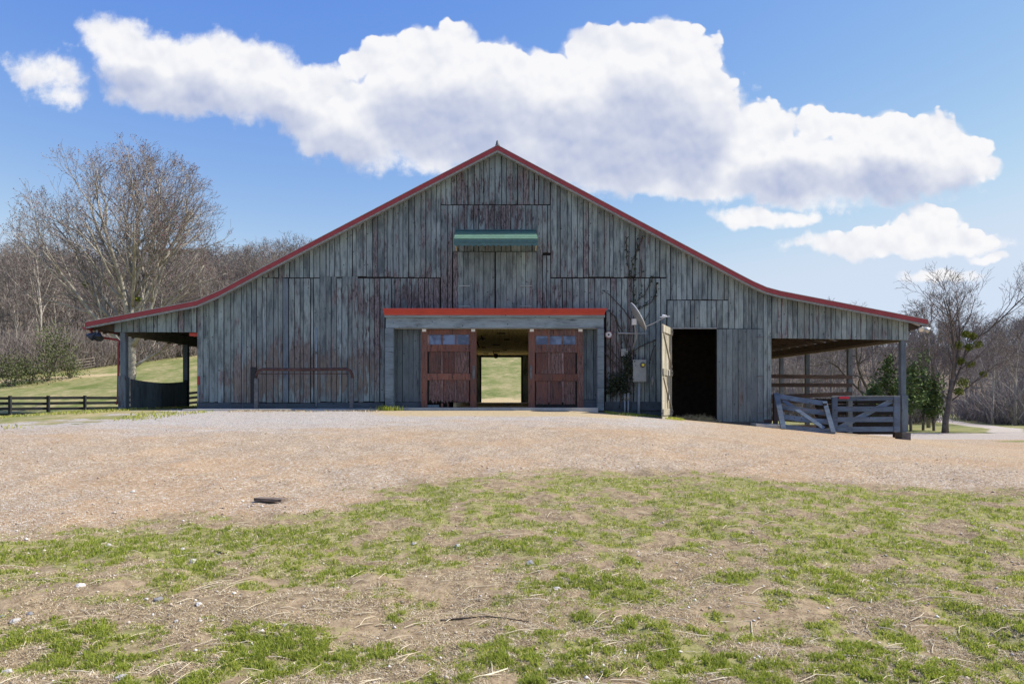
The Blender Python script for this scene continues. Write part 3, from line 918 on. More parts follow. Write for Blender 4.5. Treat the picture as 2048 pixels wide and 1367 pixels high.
px_m = DF / F_PX
for i0, i1 in ((0, 1), (1, 5), (5, 8), (8, 10)):
    rake(i0, i1, 4 * px_m, 12.5 * px_m, DF - 0.03, DF + 0.02, 'fascia', 'fascia')
    rake(i0, i1, 0, 4 * px_m - .003, DF - 0.012, DF + 0.02, 'edge', 'edge_board')
    rake(i0, i1, 12.5 * px_m + .002, 13.6 * px_m, DF - 0.05, DF + 0.05, 'roofmetal', 'drip_edge')
# ridge cap
MB().lathe((rp[5][0], DF + 0.1, rp[5][1] + 0.20), (0, 0, 1), [(0, .07), (.06, .085), (.12, .06), (.2, .05), (.24, .02)], 10).build('ridge_cap', M['pipegrey'], barn, True)
rc = MB()
for i in (4, 5):
    (x0, z0), (x1, z1) = rp[i], rp[i + 1]
    f = 0.25 / abs(x1 - x0)
    xa, za = (x1 + (x0 - x1) * f, z1 + (z0 - z1) * f) if i == 4 else (x0 + (x1 - x0) * f, z0 + (z1 - z0) * f)
    xb, zb = rp[5]
    rc.beam((xa, DF + .02, za + .235), (xb, DF + .02, zb + .235), 0.02, 0.02)
    q = [(min(xa, xb), za if xa < xb else zb), (max(xa, xb), zb if xa < xb else za)]
    rc.hexa([(q[0][0], DF + .06, q[0][1] + .225), (q[1][0], DF + .06, q[1][1] + .225), (q[1][0], DEPTH1 + .3, q[1][1] + .225), (q[0][0], DEPTH1 + .3, q[0][1] + .225),
             (q[0][0], DF + .06, q[0][1] + .245), (q[1][0], DF + .06, q[1][1] + .245), (q[1][0], DEPTH1 + .3, q[1][1] + .245), (q[0][0], DEPTH1 + .3, q[0][1] + .245)])
rc.build('ridge_flashing', M['roofmetal'], barn)

# main box of the barn
XL, XR = X(394), X(1543)
zl, zr = Z(614), Z(592)
MB().box(XL - .03, XL + .05, 24.09, DEPTH1, -0.4, zl - .02).build('side_wall', M['siding'], barn)
MB().box(XR - .05, XR + .03, 24.09, DEPTH1, -1.6, zr - .02).build('side_wall', M['siding'], barn)
bw = MB()
aL, aR, aT = X(963, DEPTH1), X(1042, DEPTH1), Z(714.5, DEPTH1)
for a, b in [((-4.1, 4.1))]:
    pass
gab = [(XL, -0.4), (aL, -0.4), (aL, aT), (aL, 6.2), (rp[3][0], rp[3][1] - .1), (rp[2][0], rp[2][1] - .1), (XL, zl - .1)]
bw.prism([(XL, -.4), (aL, -.4), (aL, aT), (XL, aT)], DEPTH1 - .1, DEPTH1)
bw.prism([(aR, -1.6), (XR, -1.6), (XR, aT), (aR, aT)], DEPTH1 - .1, DEPTH1)
bw.prism([(XL, aT), (XR, aT), (XR, zr - .05)] + [(x, z - .02) for x, z in rp[7:4:-1]] + [(x, z - .02) for x, z in rp[4:1:-1]] + [(XL, zl - .05)], DEPTH1 - .1, DEPTH1)
bw.build('back_wall', M['siding'], barn)
# aisle
AW0, AW1, AZ = -1.62, 1.60, Z(710, DEPTH1)
MB().box(AW0 - .1, AW0, 24.12, DEPTH1 - .1, -.3, AZ + .3).build('aisle_wall', M['aislewall'], barn)
MB().box(AW1, AW1 + .1, 24.12, DEPTH1 - .1, -.3, AZ + .3).build('aisle_wall', M['aislewall'], barn)
MB().box(AW0, AW1, 24.12, DEPTH1 - .1, AZ + .05, AZ + .12).build('aisle_ceiling', M['underside'], barn)
lm = MB()
x = AW0 + .01
while x < AW1 - .03:
    yb = 24.12
    while yb < DEPTH1 - .2:
        L = rng.uniform(2.2, 4.6)
        if rng.uniform() > 0.012:
            lm.box(x + rng.uniform(0, .006), x + .036, yb + .006, min(yb + L, DEPTH1 - .11), AZ + rng.uniform(0, .012), AZ + .04)
        yb += L
    x += 0.052
lo = lm.build('ceiling_lath', M['lath'], barn)
lo['kind'] = 'stuff'
for (yy, xx, s) in [(27, .3, .16), (29.5, -.5, .12), (30, .55, .12), (33, .05, .18), (35, -.6, .1), (37, .5, .1), (38, .02, .2), (40, -.6, .14)]:
    MB().box(X(990, 33) + xx - s, X(990, 33) + xx + s, yy - .05, yy + .05, AZ - .035, AZ - .001).build('ceiling_cleat', M['dark'], barn)
MB().lathe((X(992, 41), 40.6, AZ - .01), (0, 0, -1), [(0, .12), (.1, .16), (.22, .12), (.26, .03)], 10).build('ceiling_lamp', M['blackplastic'], barn, True)
MB().box(AW0, AW1, 24.05, DEPTH1 + .4, -.25, .0).build('aisle_floor', M['bouncefloor'], barn)
for (za, zb) in ((Z(732), Z(724)), (Z(743), Z(734))):
    MB().box(AW0 + .003, AW0 + .02, 26.6, 27.0, za, zb).build('notice', M['white'], barn)
fb_ = MB()
fb_.box(aL - .10, aL, DEPTH1 - .16, DEPTH1 - .1, 0.005, aT); fb_.box(aR, aR + .10, DEPTH1 - .16, DEPTH1 - .1, .005, aT); fb_.box(aL - .1, aR + .1, DEPTH1 - .16, DEPTH1 - .1, aT, aT + .1)
fb_.build('back_frame', M['blackplastic'], barn)

# stall room behind the hinged doors
rx0, rx1 = X(1336), X(1541)
rm = MB()
rm.box(rx0 - .06, rx0, 24.1, 29.5, -.6, 3.1); rm.box(rx0, rx1, 29.44, 29.5, -.6, 3.1); rm.box(rx0, rx1, 24.1, 29.44, 3.05, 3.1); rm.box(rx1, rx1 + .02, 24.1, 29.44, -.6, 3.05)
rm.build('stall_wall', M['underside'], barn)
MB().box(rx0, rx1, 24.0, 29.44, -.62, -.44).build('stall_floor', M['footing'], barn)

# loft doors: two leaves of boards with hinges
for (a, b) in ((906.5, 989.5), (991.5, 1073.5)):
    d = MB().box(X(a), X(b), 23.965, 23.985, Z(616), Z(505)).build('loft_door', M['dark'], barn)
    boards(a, b, 504.5, 616.5, w=10.3, mat='siding', parent=d, name='board', front=23.93, th=0.03, gap=1.5)
    hx = (a + 12, a + 34) if a < 950 else (b - 34, b - 10)
    for hy in (572, 613):
        MB().box(X(hx[0]), X(hx[1]), 23.905, 23.925, Z(hy + .8), Z(hy - .8)).build('hinge', M['boxgrey'], d)

# awning over the loft doors
dA = 23.15
awl, awr = 908.0, 1075.5
zt = Z(461, 23.97); zm = Z(476.5, dA); ze = Z(488, dA)
aw = MB()
aw.hexa([(X(awl + 4, 23.97), 23.955, zt - .02), (X(awr - 4, 23.97), 23.955, zt - .02), (X(awr - 4, 23.97), 23.9, zt), (X(awl + 4, 23.97), 23.9, zt),
         (X(awl + 4, 23.97), 23.955, zt + .0), (X(awr - 4, 23.97), 23.955, zt + .0), (X(awr - 4, 23.97), 23.9, zt + .02), (X(awl + 4, 23.97), 23.9, zt + .02)])
awo = aw.build('awning', M['awningdark'], barn)
for k, (f0, f1) in enumerate(((0, .17), (.16, .42), (.41, .62), (.61, .82), (.81, 1.03))):          # sloping slats
    ya, yb = 23.95 + (dA - 23.95) * f0, 23.95 + (dA - 23.95) * f1
    za, zb = zt + (zm - zt) * f0, zt + (zm - zt) * f1
    xa0, xa1 = X(awl + 4 * (1 - f0), ya), X(awr - 4 * (1 - f0), ya)
    xb0, xb1 = X(awl + 4 * (1 - f1), yb), X(awr - 4 * (1 - f1), yb)
    s = MB().hexa([(xb0, yb, zb - .015), (xb1, yb, zb - .015), (xa1, ya, za - .04), (xa0, ya, za - .04), (xb0, yb, zb + .012), (xb1, yb, zb + .012), (xa1, ya, za), (xa0, ya, za)])
    s.build('slat', M['awningdark' if k == 0 else 'awning'], awo)
for k in range(3):          # front bands
    za, zb = zm - (zm - ze) * (k / 3) * .8, zm - (zm - ze) * ((k + 1) / 3) * .8
    MB().box(X(awl, dA), X(awr, dA), dA - .02 - .012 * k, dA + .02 - .012 * k, zb + .004, za).build('slat', M['awning' if k == 0 else 'awningdark'], awo)
sc_ = []
nb = 15
for i in range(nb * 6 + 1):
    q = i / (nb * 6)
    sc_.append((X(awl, dA) + (X(awr, dA) - X(awl, dA)) * q, ze - .03 - .045 * abs(math.sin(math.pi * q * nb))))
zq = zm - (zm - ze) * .8
vm = MB()
for (xa, za), (xb, zb) in zip(sc_[:-1], sc_[1:]):
    vm.hexa([(xa, dA - .035, za), (xb, dA - .035, zb), (xb, dA - .022, zb), (xa, dA - .022, za), (xa, dA - .035, zq), (xb, dA - .035, zq), (xb, dA - .022, zq), (xa, dA - .022, zq)])
vm.build('valance', M['awningdark'], awo)
for e0, e1 in ((awl, 1), (awr, -1)):
    b_ = MB()
    xx = X(e0, dA)
    b_.beam((xx + .03 * e1, 23.94, Z(500)), (xx + .03 * e1, dA + .04, zm - .06), .035, .05)
    b_.beam((xx + .03 * e1, 23.94, Z(502)), (xx + .03 * e1, 23.94, zt - .06), .035, .05)
    b_.beam((xx + .03 * e1, dA + .04, zm - .07), (xx + .03 * e1, 23.94, zt - .07), .03, .04)
    b_.build('bracket', M['cream'], awo)

# door frame round the sliding doors
dfm = MB().box(X(771.5, 23.6), X(1207.5, 23.6), 23.60, 23.97, Z(655.5, 23.6), Z(634.5, 23.6)).build('door_frame', M['frame'], barn)
MB().box(X(770, 23.58), X(787, 23.58), 23.58, 23.97, Z(817, 23.58), Z(656, 23.58)).build('post', M['frame'], dfm)
MB().box(X(1195, 23.58), X(1208, 23.58), 23.58, 23.97, Z(821, 23.58), Z(656, 23.58)).build('post', M['frame'], dfm)
MB().box(X(769, 23.52), X(1210, 23.52), 23.52, 23.97, Z(634, 23.52), Z(629.5, 23.52)).build('frieze', M['frame'], dfm)
cm = MB()
for (y0, ov0, y1_, ov1, d0, d1) in [(629.5, 1, 625, 2, 23.48, 23.46), (625, 2, 619, 5, 23.44, 23.36), (619, 5.5, 616, 5.8, 23.34, 23.34)]:
    za, zb = Z(y0, d0), Z(y1_, d1)
    cm.hexa([(X(769 - ov0 * .6, d0), d0, za), (X(1208 + ov0, d0), d0, za), (X(1208 + ov0, d0), 23.97, za), (X(769 - ov0 * .6, d0), 23.97, za),
             (X(769 - ov1 * .6, d1), d1, zb - .002), (X(1208 + ov1, d1), d1, zb - .002), (X(1208 + ov1, d1), 23.97, zb - .002), (X(769 - ov1 * .6, d1), 23.97, zb - .002)])
cm.build('cornice', M['cornice'], dfm)
MB().box(X(772, 23.62), X(1206, 23.62), 23.74, 23.80, Z(657, 23.7), Z(655.6, 23.7)).build('track', M['steel'], dfm)

# sliding doors
DS = 23.80


def sliding(l, r, pane, prow, cols, hand, ragged):
    def bx(m, a, b, t, bt, y0, y1):
        return m.box(X(a, DS), X(b, DS), y0, y1, Z(bt, DS), Z(t, DS))
    d = bx(MB(), l + 9, r - 9, 700, 804, DS + .05, DS + .06).build('sliding_door', M['dark'], barn)
    for a, b in ((l, l + 12.5), (r - 12.5, r)):
        bx(MB(), a, b, 658, 816, DS, DS + .065).build('stile', M['redbrown'], d)
    L, R = l + 12.8, r - 12.8
    rails = [(658.5, pane[0] - .3), (pane[1] + .3, prow[0][0] - .4), (prow[0][1] + .4, prow[1][0] - .4)]
    for t, bt in rails:
        bx(MB(), L, R, t, bt, DS + .004, DS + .06).build('rail', M['redbrown'], d)
    for c0, c1 in cols:
        # panes and panels in each column
        bx(MB(), c0 - .2, c1 + .2, pane[0], pane[1], DS + .034, DS + .04).build('pane', M['glass'], d)
        for ri, (t, bt) in enumerate(prow):
            if ri == 1:
                n = 12
                pts_b = [(X(c0 - .3 + (c1 - c0 + .6) * i / n, DS), Z(bt + (rng.uniform(-5, 4) if ragged else rng.uniform(3, 7)), DS)) for i in range(n + 1)]
                m = MB()
                for (xa, za), (xb, zb) in zip(pts_b[:-1], pts_b[1:]):
                    m.hexa([(xa, DS + .03, za), (xb, DS + .03, zb), (xb, DS + .045, zb), (xa, DS + .045, za), (xa, DS + .03, Z(t, DS)), (xb, DS + .03, Z(t, DS)), (xb, DS + .045, Z(t, DS)), (xa, DS + .045, Z(t, DS))])
                m.build('panel', M['redpanel'], d)
            else:
                bx(MB(), c0 - .3, c1 + .3, t, bt, DS + .03, DS + .045).build('panel', M['redpanel'], d)
    for k in range(2):
        a, b = cols[k][1] + .3, cols[k + 1][0] - .3
        bx(MB(), a, b, pane[0], pane[1], DS + .006, DS + .055).build('muntin', M['mullion'], d)
        for (t, bt) in prow:
            bx(MB(), a, b, t, bt, DS + .006, DS + .055).build('mullion', M['mullion'], d)
    for a, b in ((L, cols[0][0]), (cols[2][1], R)):
        bx(MB(), a, b - .1, pane[0], pane[1], DS + .006, DS + .055).build('muntin', M['mullion'], d)
    if not ragged:
        bx(MB(), L, R, 808, 816, DS + .02, DS + .06).build('kick_board', M['dark'], d)
    else:
        bx(MB(), l + 40, l + 44, 806, 816, DS + .02, DS + .05).build('kick_board', M['redbrown'], d)
        bx(MB(), l + 52, l + 55, 806, 816, DS + .02, DS + .05).build('kick_board', M['redbrown'], d)
        bx(MB(), l + 12, l + 36, 809, 816, DS + .03, DS + .05).build('kick_board', M['recess'], d)
    h = MB()
    zc0, zc1 = Z(758, DS), Z(730, DS)
    xm = X((hand[0] + hand[1]) / 2, DS); hw = (X(hand[1], DS) - X(hand[0], DS)) / 2
    pts = [(xm + hw * math.cos(t), zc1 - hw + hw * math.sin(t)) for t in np.linspace(0, math.pi, 7)] + [(xm + hw * math.cos(t), zc0 + hw + hw * math.sin(t)) for t in np.linspace(math.pi, 2 * math.pi, 7)]
    h.prism(pts[::-1][::-1], DS - .03, DS - .004)
    h.build('handle', M['pipegrey'], d)
    for a in (l + 2.5, r - 10.5):
        m = bx(MB(), a, a + 8, 655.6, 663, DS - .06, DS - .005)
        m.build('roller_block', M['white'], d)


sliding(842, 953, (669, 688.5), ((703, 746), (760, 803)), ((858.5, 882), (885.5, 909.5), (913, 937.5)), (945, 950), True)
sliding(1057, 1167, (671.5, 688.5), ((705, 747), (762, 804)), ((1072.5, 1096), (1100, 1123.5), (1127.5, 1150.5)), (1059.5, 1064.5), False)
# threshold before the doors
MB().box(X(787, 23.6), X(1195, 23.6), 23.45, 24.04, -.2, .012).build('threshold', M['concrete'], barn)

# hinged doors at the right: one leaf shut, one leaf swung out
hd = MB().box(X(1434), X(1524), 23.975, 24.0, Z(841), Z(659)).build('hinged_door', M['dark'], barn)
boards(1433, 1525, 658, 843, w=10, mat='doorboard', parent=hd, name='board', front=23.94, th=0.03, gap=1.3)
for hy in (674, 752, 826):
    MB().box(X(1512), X(1526), 23.91, 23.935, Z(hy + 1.1), Z(hy - 1.1)).build('hinge', M['pipegrey'], hd)
MB().box(X(1344), X(1433), 23.95, 24.02, Z(657.5), Z(654.8)).build('lintel', M['edge'], barn)
MB().box(X(1527), X(1543), 23.955, 23.962, Z(846), Z(838)).build('sill_board', M['brownwood'], barn)
# open leaf
hp = Vector((X(1343.5), 23.97, 0)); npnt = Vector((X(1325, 22.5), 22.5, 0))
ev = (npnt - hp); ew = ev.length; ev.normalize()
nv = Vector((-ev.y, ev.x, 0))
if nv.x < 0:
    nv = -nv
zt0, zb0 = Z(656.5, 23.97), Z(835, 23.6)
od = bpy.data.objects.new('open_hinged_door', bpy.data.meshes.new('open_hinged_door'))


def oleaf(m, s0, s1, z0, z1, n0, n1, dz=0.0):
    a = hp + ev * s0; b = hp + ev * s1
    return m.hexa([a + nv * n0 + Vector((0, 0, z0)), b + nv * n0 + Vector((0, 0, z0 + dz)), b + nv * n1 + Vector((0, 0, z0 + dz)), a + nv * n1 + Vector((0, 0, z0)),
                   a + nv * n0 + Vector((0, 0, z1)), b + nv * n0 + Vector((0, 0, z1 + dz)), b + nv * n1 + Vector((0, 0, z1 + dz)), a + nv * n1 + Vector((0, 0, z1))])


odoor = None
nbd = 9
for i in range(nbd):
    s0, s1 = ew * i / nbd + .006, ew * (i + 1) / nbd - .006
    m = oleaf(MB(), s0, s1, zb0 + rng.uniform(-.02, .02), zt0 + rng.uniform(-.01, .01), -.03, -.002)
    if odoor is None:
        odoor = m.build('open_hinged_door', M['palewood'], barn)
    else:
        m.build('board', M['palewood'], odoor)
for (za, zb) in ((Z(671), Z(657.5)), (Z(752), Z(740)), (Z(828), Z(816))):
    oleaf(MB(), .02, ew - .02, za, zb, 0, .035).build('batten', M['palewood'], odoor)
for (s0, z0, s1, z1) in ((.12, Z(752) + .3, ew - .15, Z(672)), (.15, Z(815), ew - .12, Z(754)), (ew * .45, Z(818), ew * .55, Z(740))):
    m = MB()
    a = hp + ev * s0 + nv * .018 + Vector((0, 0, z0)); b = hp + ev * s1 + nv * .018 + Vector((0, 0, z1))
    m.beam(a, b, .035, .11, up=tuple(nv.cross(b - a)))
    m.build('brace', M['palewood'], odoor)
for zz in (Z(664), Z(746), Z(822)):
    oleaf(MB(), -.05, .25, zz - .02, zz + .02, .037, .047).build('hinge', M['pipegrey'], odoor)
oleaf(MB(), ew * .5, ew * .5 + .04, Z(800), Z(742), .037, .06).build('latch_bar', M['pipegrey'], odoor)


# ---- sheds: posts, beams, rafters
def post(px, d, w, top, bot, name='shed_post', mat='postwood', wd=None):
    wd = wd or w
    xx = X(px, d)
    return MB().box(xx - w / 2, xx + w / 2, d, d + wd, bot, top).build(name, M[mat], barn)


# left
lz = Z(664)
post(245.5, 24.03, .19, lz - .002, -.12, wd=.19)
lx = X(245.5, 24.03)
MB().box(lx - .14, lx + .12, 23.98, 24.028, Z(821), Z(752)).build('post_cladding', M['postwood'], barn)
MB().box(lx + .098, lx + .13, 24.03, 24.24, Z(821), Z(754)).build('post_cladding', M['postwood'], barn)
for d in (28.6, 33.0, 37.5, 41.8):
    MB().box(lx - .02, lx + .17, d, d + .19, -.6, lz - .1).build('shed_post', M['postwood'], barn)
eb = MB(); eb.box(lx - .05, lx + .12, 24.1, 42.2, lz - .10, lz + .28); eb.build('eave_beam', M['beamwood'], barn)
# right
rzt = Z(680)
for px, d in ((1807.3, 24.03), (1701, 27.9), (1616, 31.7), (1564, 34.7)):
    xx = X(px, d)
    MB().box(xx - .085, xx + .085, d, d + .17, (hz(14.2, d) - .2), rzt + .02).build('shed_post', M['postwood'], barn)
for d in (38.2, 41.8):
    MB().box(X(1807, 24.03) - .085, X(1807, 24.03) + .085, d, d + .17, -1.8, rzt + .02).build('shed_post', M['postwood'], barn)
xr = X(1809, 24.03)
MB().box(xr - .115, xr + .10, 23.975, 24.028, Z(863), Z(790)).build('post_cladding', M['postwood'], barn)
MB().box(xr + .072, xr + .105, 24.03, 24.22, Z(863), Z(790)).build('post_cladding', M['postwood'], barn)
MB().box(X(1800), X(1816.5), 23.85, 24.3, Z(884), Z(864)).build('footing', M['footing'], barn)
MB().box(xr - .14, xr + .04, 24.1, 42.2, rzt - .04, rzt + .24).build('eave_beam', M['beamwood'], barn)
MB().box(xr - .30, xr - .16, 24.1, 42.2, rzt + .02, rzt + .32).build('eave_beam', M['underside'], barn)
for sx0, sz0, sx1, sz1 in ((rp[0][0] + .05, rp[0][1], XL, rp[1][1]), (rp[10][0] - .05, rp[10][1], XR, rp[9][1] + .1)):
    y = 24.6
    while y < 42:
        m = MB(); m.beam((sx0, y, sz0 - .03), (sx1, y, sz1 - .03), .05, .15); m.build('rafter', M['underside'], barn)
        y += 0.95
    for k in range(6):
        f = (k + .5) / 6
        MB().box(sx0 + (sx1 - sx0) * f - .05, sx0 + (sx1 - sx0) * f + .05, 24.1, 42.2, sz0 + (sz1 - sz0) * f + .045, sz0 + (sz1 - sz0) * f + .058).build('purlin', M['underside'], barn)
# boxed rafter tail ends at both eaves
MB().prism([(rp[0][0] + .06, rp[0][1] - .02), (X(230), Z(663)), (X(230), Z(647)), (rp[0][0] + .06, rp[0][1] + .05)], 24.0, 24.04).build('tail_board', M['underside'], barn)
MB().prism([(X(1817.5), Z(661)), (rp[10][0] - .06, rp[10][1] - .05), (rp[10][0] - .06, rp[10][1] + .02), (X(1817.5), Z(645))], 24.0, 24.04).build('tail_board', M['underside'], barn)
# red beam stub under the left shed, gutter and downspout
MB().box(X(376), X(392), 24.1, 24.5, Z(671), Z(664.5)).build('beam_end', M['cornice'], barn)
gx_ = rp[0][0] - .05
gm_ = MB()
pr = [(gx_ + .09 * math.cos(t), rp[0][1] + .06 + .09 * math.sin(t)) for t in np.linspace(math.pi, 2 * math.pi, 8)]
for (xa, za), (xb, zb) in zip(pr[:-1], pr[1:]):
    gm_.hexa([(xa, DF, za), (xb, DF, zb), (xb, 42.3, zb), (xa, 42.3, za), (xa, DF, za + .008), (xb, DF, zb + .008), (xb, 42.3, zb + .008), (xa, 42.3, za + .008)])
gm_.prism(pr, DF - .004, DF + .004)
gm_.build('gutter', M['redpipe'], barn)
dsx = X(237, 24.1)
MB().tube([(gx_ + .02, 24.0, rp[0][1] - .02), (gx_ + .10, 24.05, Z(671)), (X(205), 24.1, Z(675)), (X(230), 24.1, Z(678.5)), (X(236), 24.1, Z(682)), (dsx, 24.1, Z(690)), (dsx, 24.1, Z(740)), (dsx - .02, 24.1, Z(800)), (dsx - .06, 24.05, Z(808))], .043, 8).build('downspout', M['redpipe'], barn, True)
MB().box(X(231), X(236.5), 24.12, 24.25, Z(775), Z(766)).build('downspout_strap', M['blackplastic'], barn)
# side boarding of the left shed: boards from the front post to the second post
zz0, zz1 = Z(755), .62
for i in range(8):
    y0 = 24.26 + i * .54; y1 = y0 + .53
    sag = lambda y: zz0 - .035 - .10 * math.sin(math.pi * (y - 24.2) / 4.4)
    xi = lx + .14 + rng.uniform(-.004, .004)
    MB().hexa([(xi, y0, -.25), (xi + .03, y0, -.25), (xi + .03, y1, -.25), (xi, y1, -.25), (xi, y0, sag(y0)), (xi + .03, y0, sag(y0)), (xi + .03, y1, sag(y1)), (xi, y1, sag(y1))]).build('side_board', M['postwood'], barn)
MB().box(lx + .05, lx + .2, 28.55, 28.6, -.3, Z(759.5, 28.6)).build('side_board', M['dark'], barn)

# wall pipes
MB().tube([(X(634), 23.9, Z(812)), (X(634), 23.9, Z(655))], .024, 8).build('conduit', M['pvc'], barn, True)
MB().box(X(632.4), X(636), 23.86, 23.93, Z(708), Z(702)).build('conduit_coupling', M['pipegrey'], barn)
for pxw, t in ((487.5, 664), (398, 772)):
    MB().tube([(X(pxw), 23.93, Z(816)), (X(pxw), 23.93, Z(t))], .012, 6).build('conduit', M['steel'], barn, True)
MB().box(X(396), X(401), 23.93, 23.965, Z(769), Z(752)).build('valve_cap', M['fascia'], barn)
MB().box(X(502), X(512), 23.94, 23.965, Z(805), Z(734)).build('rail_backing', M['blackplastic'], barn)

# concrete apron along the wall
am = MB()
am.hexa([(X(375, 23.4), 23.0, -.3), (X(700, 23.2), 22.9, -.3), (X(770, 23.9), 23.97, -.3), (X(394), 23.97, -.3),
         (X(375, 23.4), 23.0, -.035), (X(700, 23.2), 22.9, -.035), (X(770, 23.9), 23.97, -.02), (X(394), 23.97, -.02)])
tag(am.build('concrete_apron', M['concrete']), kind='structure')
am = MB()
am.hexa([(X(1500), 23.4, -.9), (X(1556), 23.3, -.9), (X(1556), 23.96, -.9), (X(1500), 23.96, -.9), (X(1500), 23.4, Z(846)), (X(1556), 23.3, Z(848.5)), (X(1556), 23.96, Z(847)), (X(1500), 23.96, Z(845))])
tag(am.build('concrete_step', M['concrete']), kind='structure')


# ------------------------------------------------------------------ things on and by the barn
# hitching rail
t = thing('hitching_rail', 'rusty bent pipe hitching rail standing against the worn barn wall', 'hitching rail', (X(608, 23.5), 23.5, 0))
d = 23.5
MB().tube([(X(512, d), d, Z(757, d)), (X(513, d), d, Z(748, d)), (X(517, d), d, Z(741.5, d)), (X(526, d), d, Z(738, d)), (X(608, d), d, Z(738.5, d)), (X(692, d), d, Z(737.5, d)), (X(700, d), d, Z(741, d)), (X(704, d), d, Z(748, d)), (X(705, d), d, Z(757, d))], .052, 10).build('top_rail', M['rust'], t, True)
for a in (513, 703.5):
    MB().box(X(a - 3.6, d), X(a + 3.6, d), d - .055, d + .055, -.12, Z(756, d)).build('leg', M['pipegrey'], t)
MB().tube([(X(518, d), d, Z(747, d)), (X(698, d), d, Z(747, d))], .014, 6).build('lower_bar', M['rust'], t, True)

# satellite dish seen from the side
t = thing('satellite_dish', 'grey satellite dish on a bent mast bolted to the barn wall', 'satellite dish', P(1272, 690, 23.9))
dd = 23.2
c = Vector(P(1272, 635, dd)); ax = Vector((0.87, -0.03, 0.48)).normalized()
a1 = ax.cross(Vector((0, 0, 1))).normalized(); a2 = ax.cross(a1)
R = 0.52
m = MB(); K, RN = 28, 6
vs = []; fs = []
for side, off in ((0, 0.0), (1, -0.02)):
    for i in range(RN + 1):
        r = R * i / RN
        for j in range(K):
            q = 2 * math.pi * j / K
            vs.append(c + (a1 * math.cos(q) * .92 + a2 * math.sin(q)) * r + ax * (0.30 * (r * r) + off))
n1 = (RN + 1) * K
for side in (0, 1):
    for i in range(RN):
        for j in range(K):
            j2 = (j + 1) % K
            q = (side * n1 + i * K + j, side * n1 + i * K + j2, side * n1 + (i + 1) * K + j2, side * n1 + (i + 1) * K + j)
            fs.append(q if side == 0 else q[::-1])
for j in range(K):
    j2 = (j + 1) % K
    fs.append((RN * K + j, RN * K + j2, n1 + RN * K + j2, n1 + RN * K + j))
m.add(vs, fs); m.build('reflector', M['dishgrey'], t, True)
MB().tube([c + (a1 * math.cos(q) * .92 + a2 * math.sin(q)) * R + ax * (.30 * R * R) for q in np.linspace(0, 2 * math.pi, 29)], .012, 6).build('rim', M['white'], t, True)  # white ring paints the sunlit edge of the dish
bk = c - ax * .04
MB().box(bk.x - .09, bk.x + .05, bk.y - .02, bk.y + .14, bk.z - .22, bk.z - .02).build('mount_bracket', M['white'], t)
MB().tube([bk + Vector((-.02, .08, -.1)), Vector(P(1273, 668, 23.4)), Vector(P(1271, 680, 23.55)), Vector(P(1264, 703, 23.9))], .032, 8).build('mast', M['dishgrey'], t, True)
lb = c - Vector((-.18, 0, .38)) + ax * .08
le = Vector(P(1330, 634, 22.7))
MB().tube([lb, lb.lerp(le, .5) + Vector((0, 0, -.02)), le], .018, 6).build('feed_arm', M['steel'], t, True)
h_ = MB(); h_.beam(le + Vector((-.16, 0, -.0)), le + Vector((.16, 0, .03)), .035, .035); h_.lathe(le + Vector((.05, .0, .03)), (-.8, .4, .1), [(0, .03), (.1, .05), (.14, .05)], 8); h_.build('receiver', M['white'], t)
MB().tube([P(1234, 667, 23.9), P(1237, 666, 23.8), P(1292, 667, 23.8), P(1296, 667, 23.9)], .02, 6).build('stay_bar', M['steel'], t, True)

# meter box
t = thing('meter_box', 'tall grey electric meter box with yellow tag on its glass', 'meter box', P(1280, 820, 23.9))
MB().box(X(1266.5, 23.72), X(1292.5, 23.72), 23.72, 23.92, Z(763, 23.72), Z(719, 23.72)).build('case', M['boxgrey'], t)
MB().box(X(1268, 23.7), X(1291, 23.7), 23.706, 23.719, Z(761.5, 23.72), Z(720.5, 23.72)).build('cover', M['boxgrey'], t)
mc = P(1285, 729.5, 23.7)
MB().lathe((mc[0], 23.705, mc[2]), (0, -1, 0), [(0, .095), (.03, .095), (.032, .08), (.09, .07), (.10, .05)], 16).build('meter', M['pipegrey'], t, True)
MB().box(mc[0] - .035, mc[0] + .04, 23.59, 23.602, mc[2] - .045, mc[2] + .045).build('tag', M['yellow'], t)
MB().tube([P(1278.5, 763, 23.85), P(1278, 800, 23.85), P(1277.5, 836, 23.85)], .05, 10).build('conduit', M['pvc'], t, True)
# small boxes
t = thing('junction_box', 'small pale utility box among the vines above the meter box', 'junction box', P(1249, 708, 23.9))
MB().box(X(1243, 23.86), X(1255, 23.86), 23.86, 23.94, Z(712, 23.86), Z(698, 23.86)).build('case', M['dishgrey'], t)
MB().box(X(1242.5, 23.85), X(1255.5, 23.85), 23.848, 23.858, Z(712.3, 23.86), Z(697.5, 23.86)).build('lid', M['boxgrey'], t)
t = thing('outlet_box', 'tiny grey outlet box on the wall left of the open plank door', 'outlet box', P(1305, 769, 23.9))
MB().box(X(1302.5, 23.88), X(1307.5, 23.88), 23.88, 23.94, Z(764, 23.88), Z(755.5, 23.88)).build('case', M['dishgrey'], t)
MB().tube([P(1304.5, 764, 23.91), P(1304.5, 769, 23.91)], .01, 6).build('plug', M['white'], t)
MB().tube([P(1305.5, 755, 23.91), P(1305.5, 752, 23.91)], .012, 6).build('nipple', M['steel'], t)
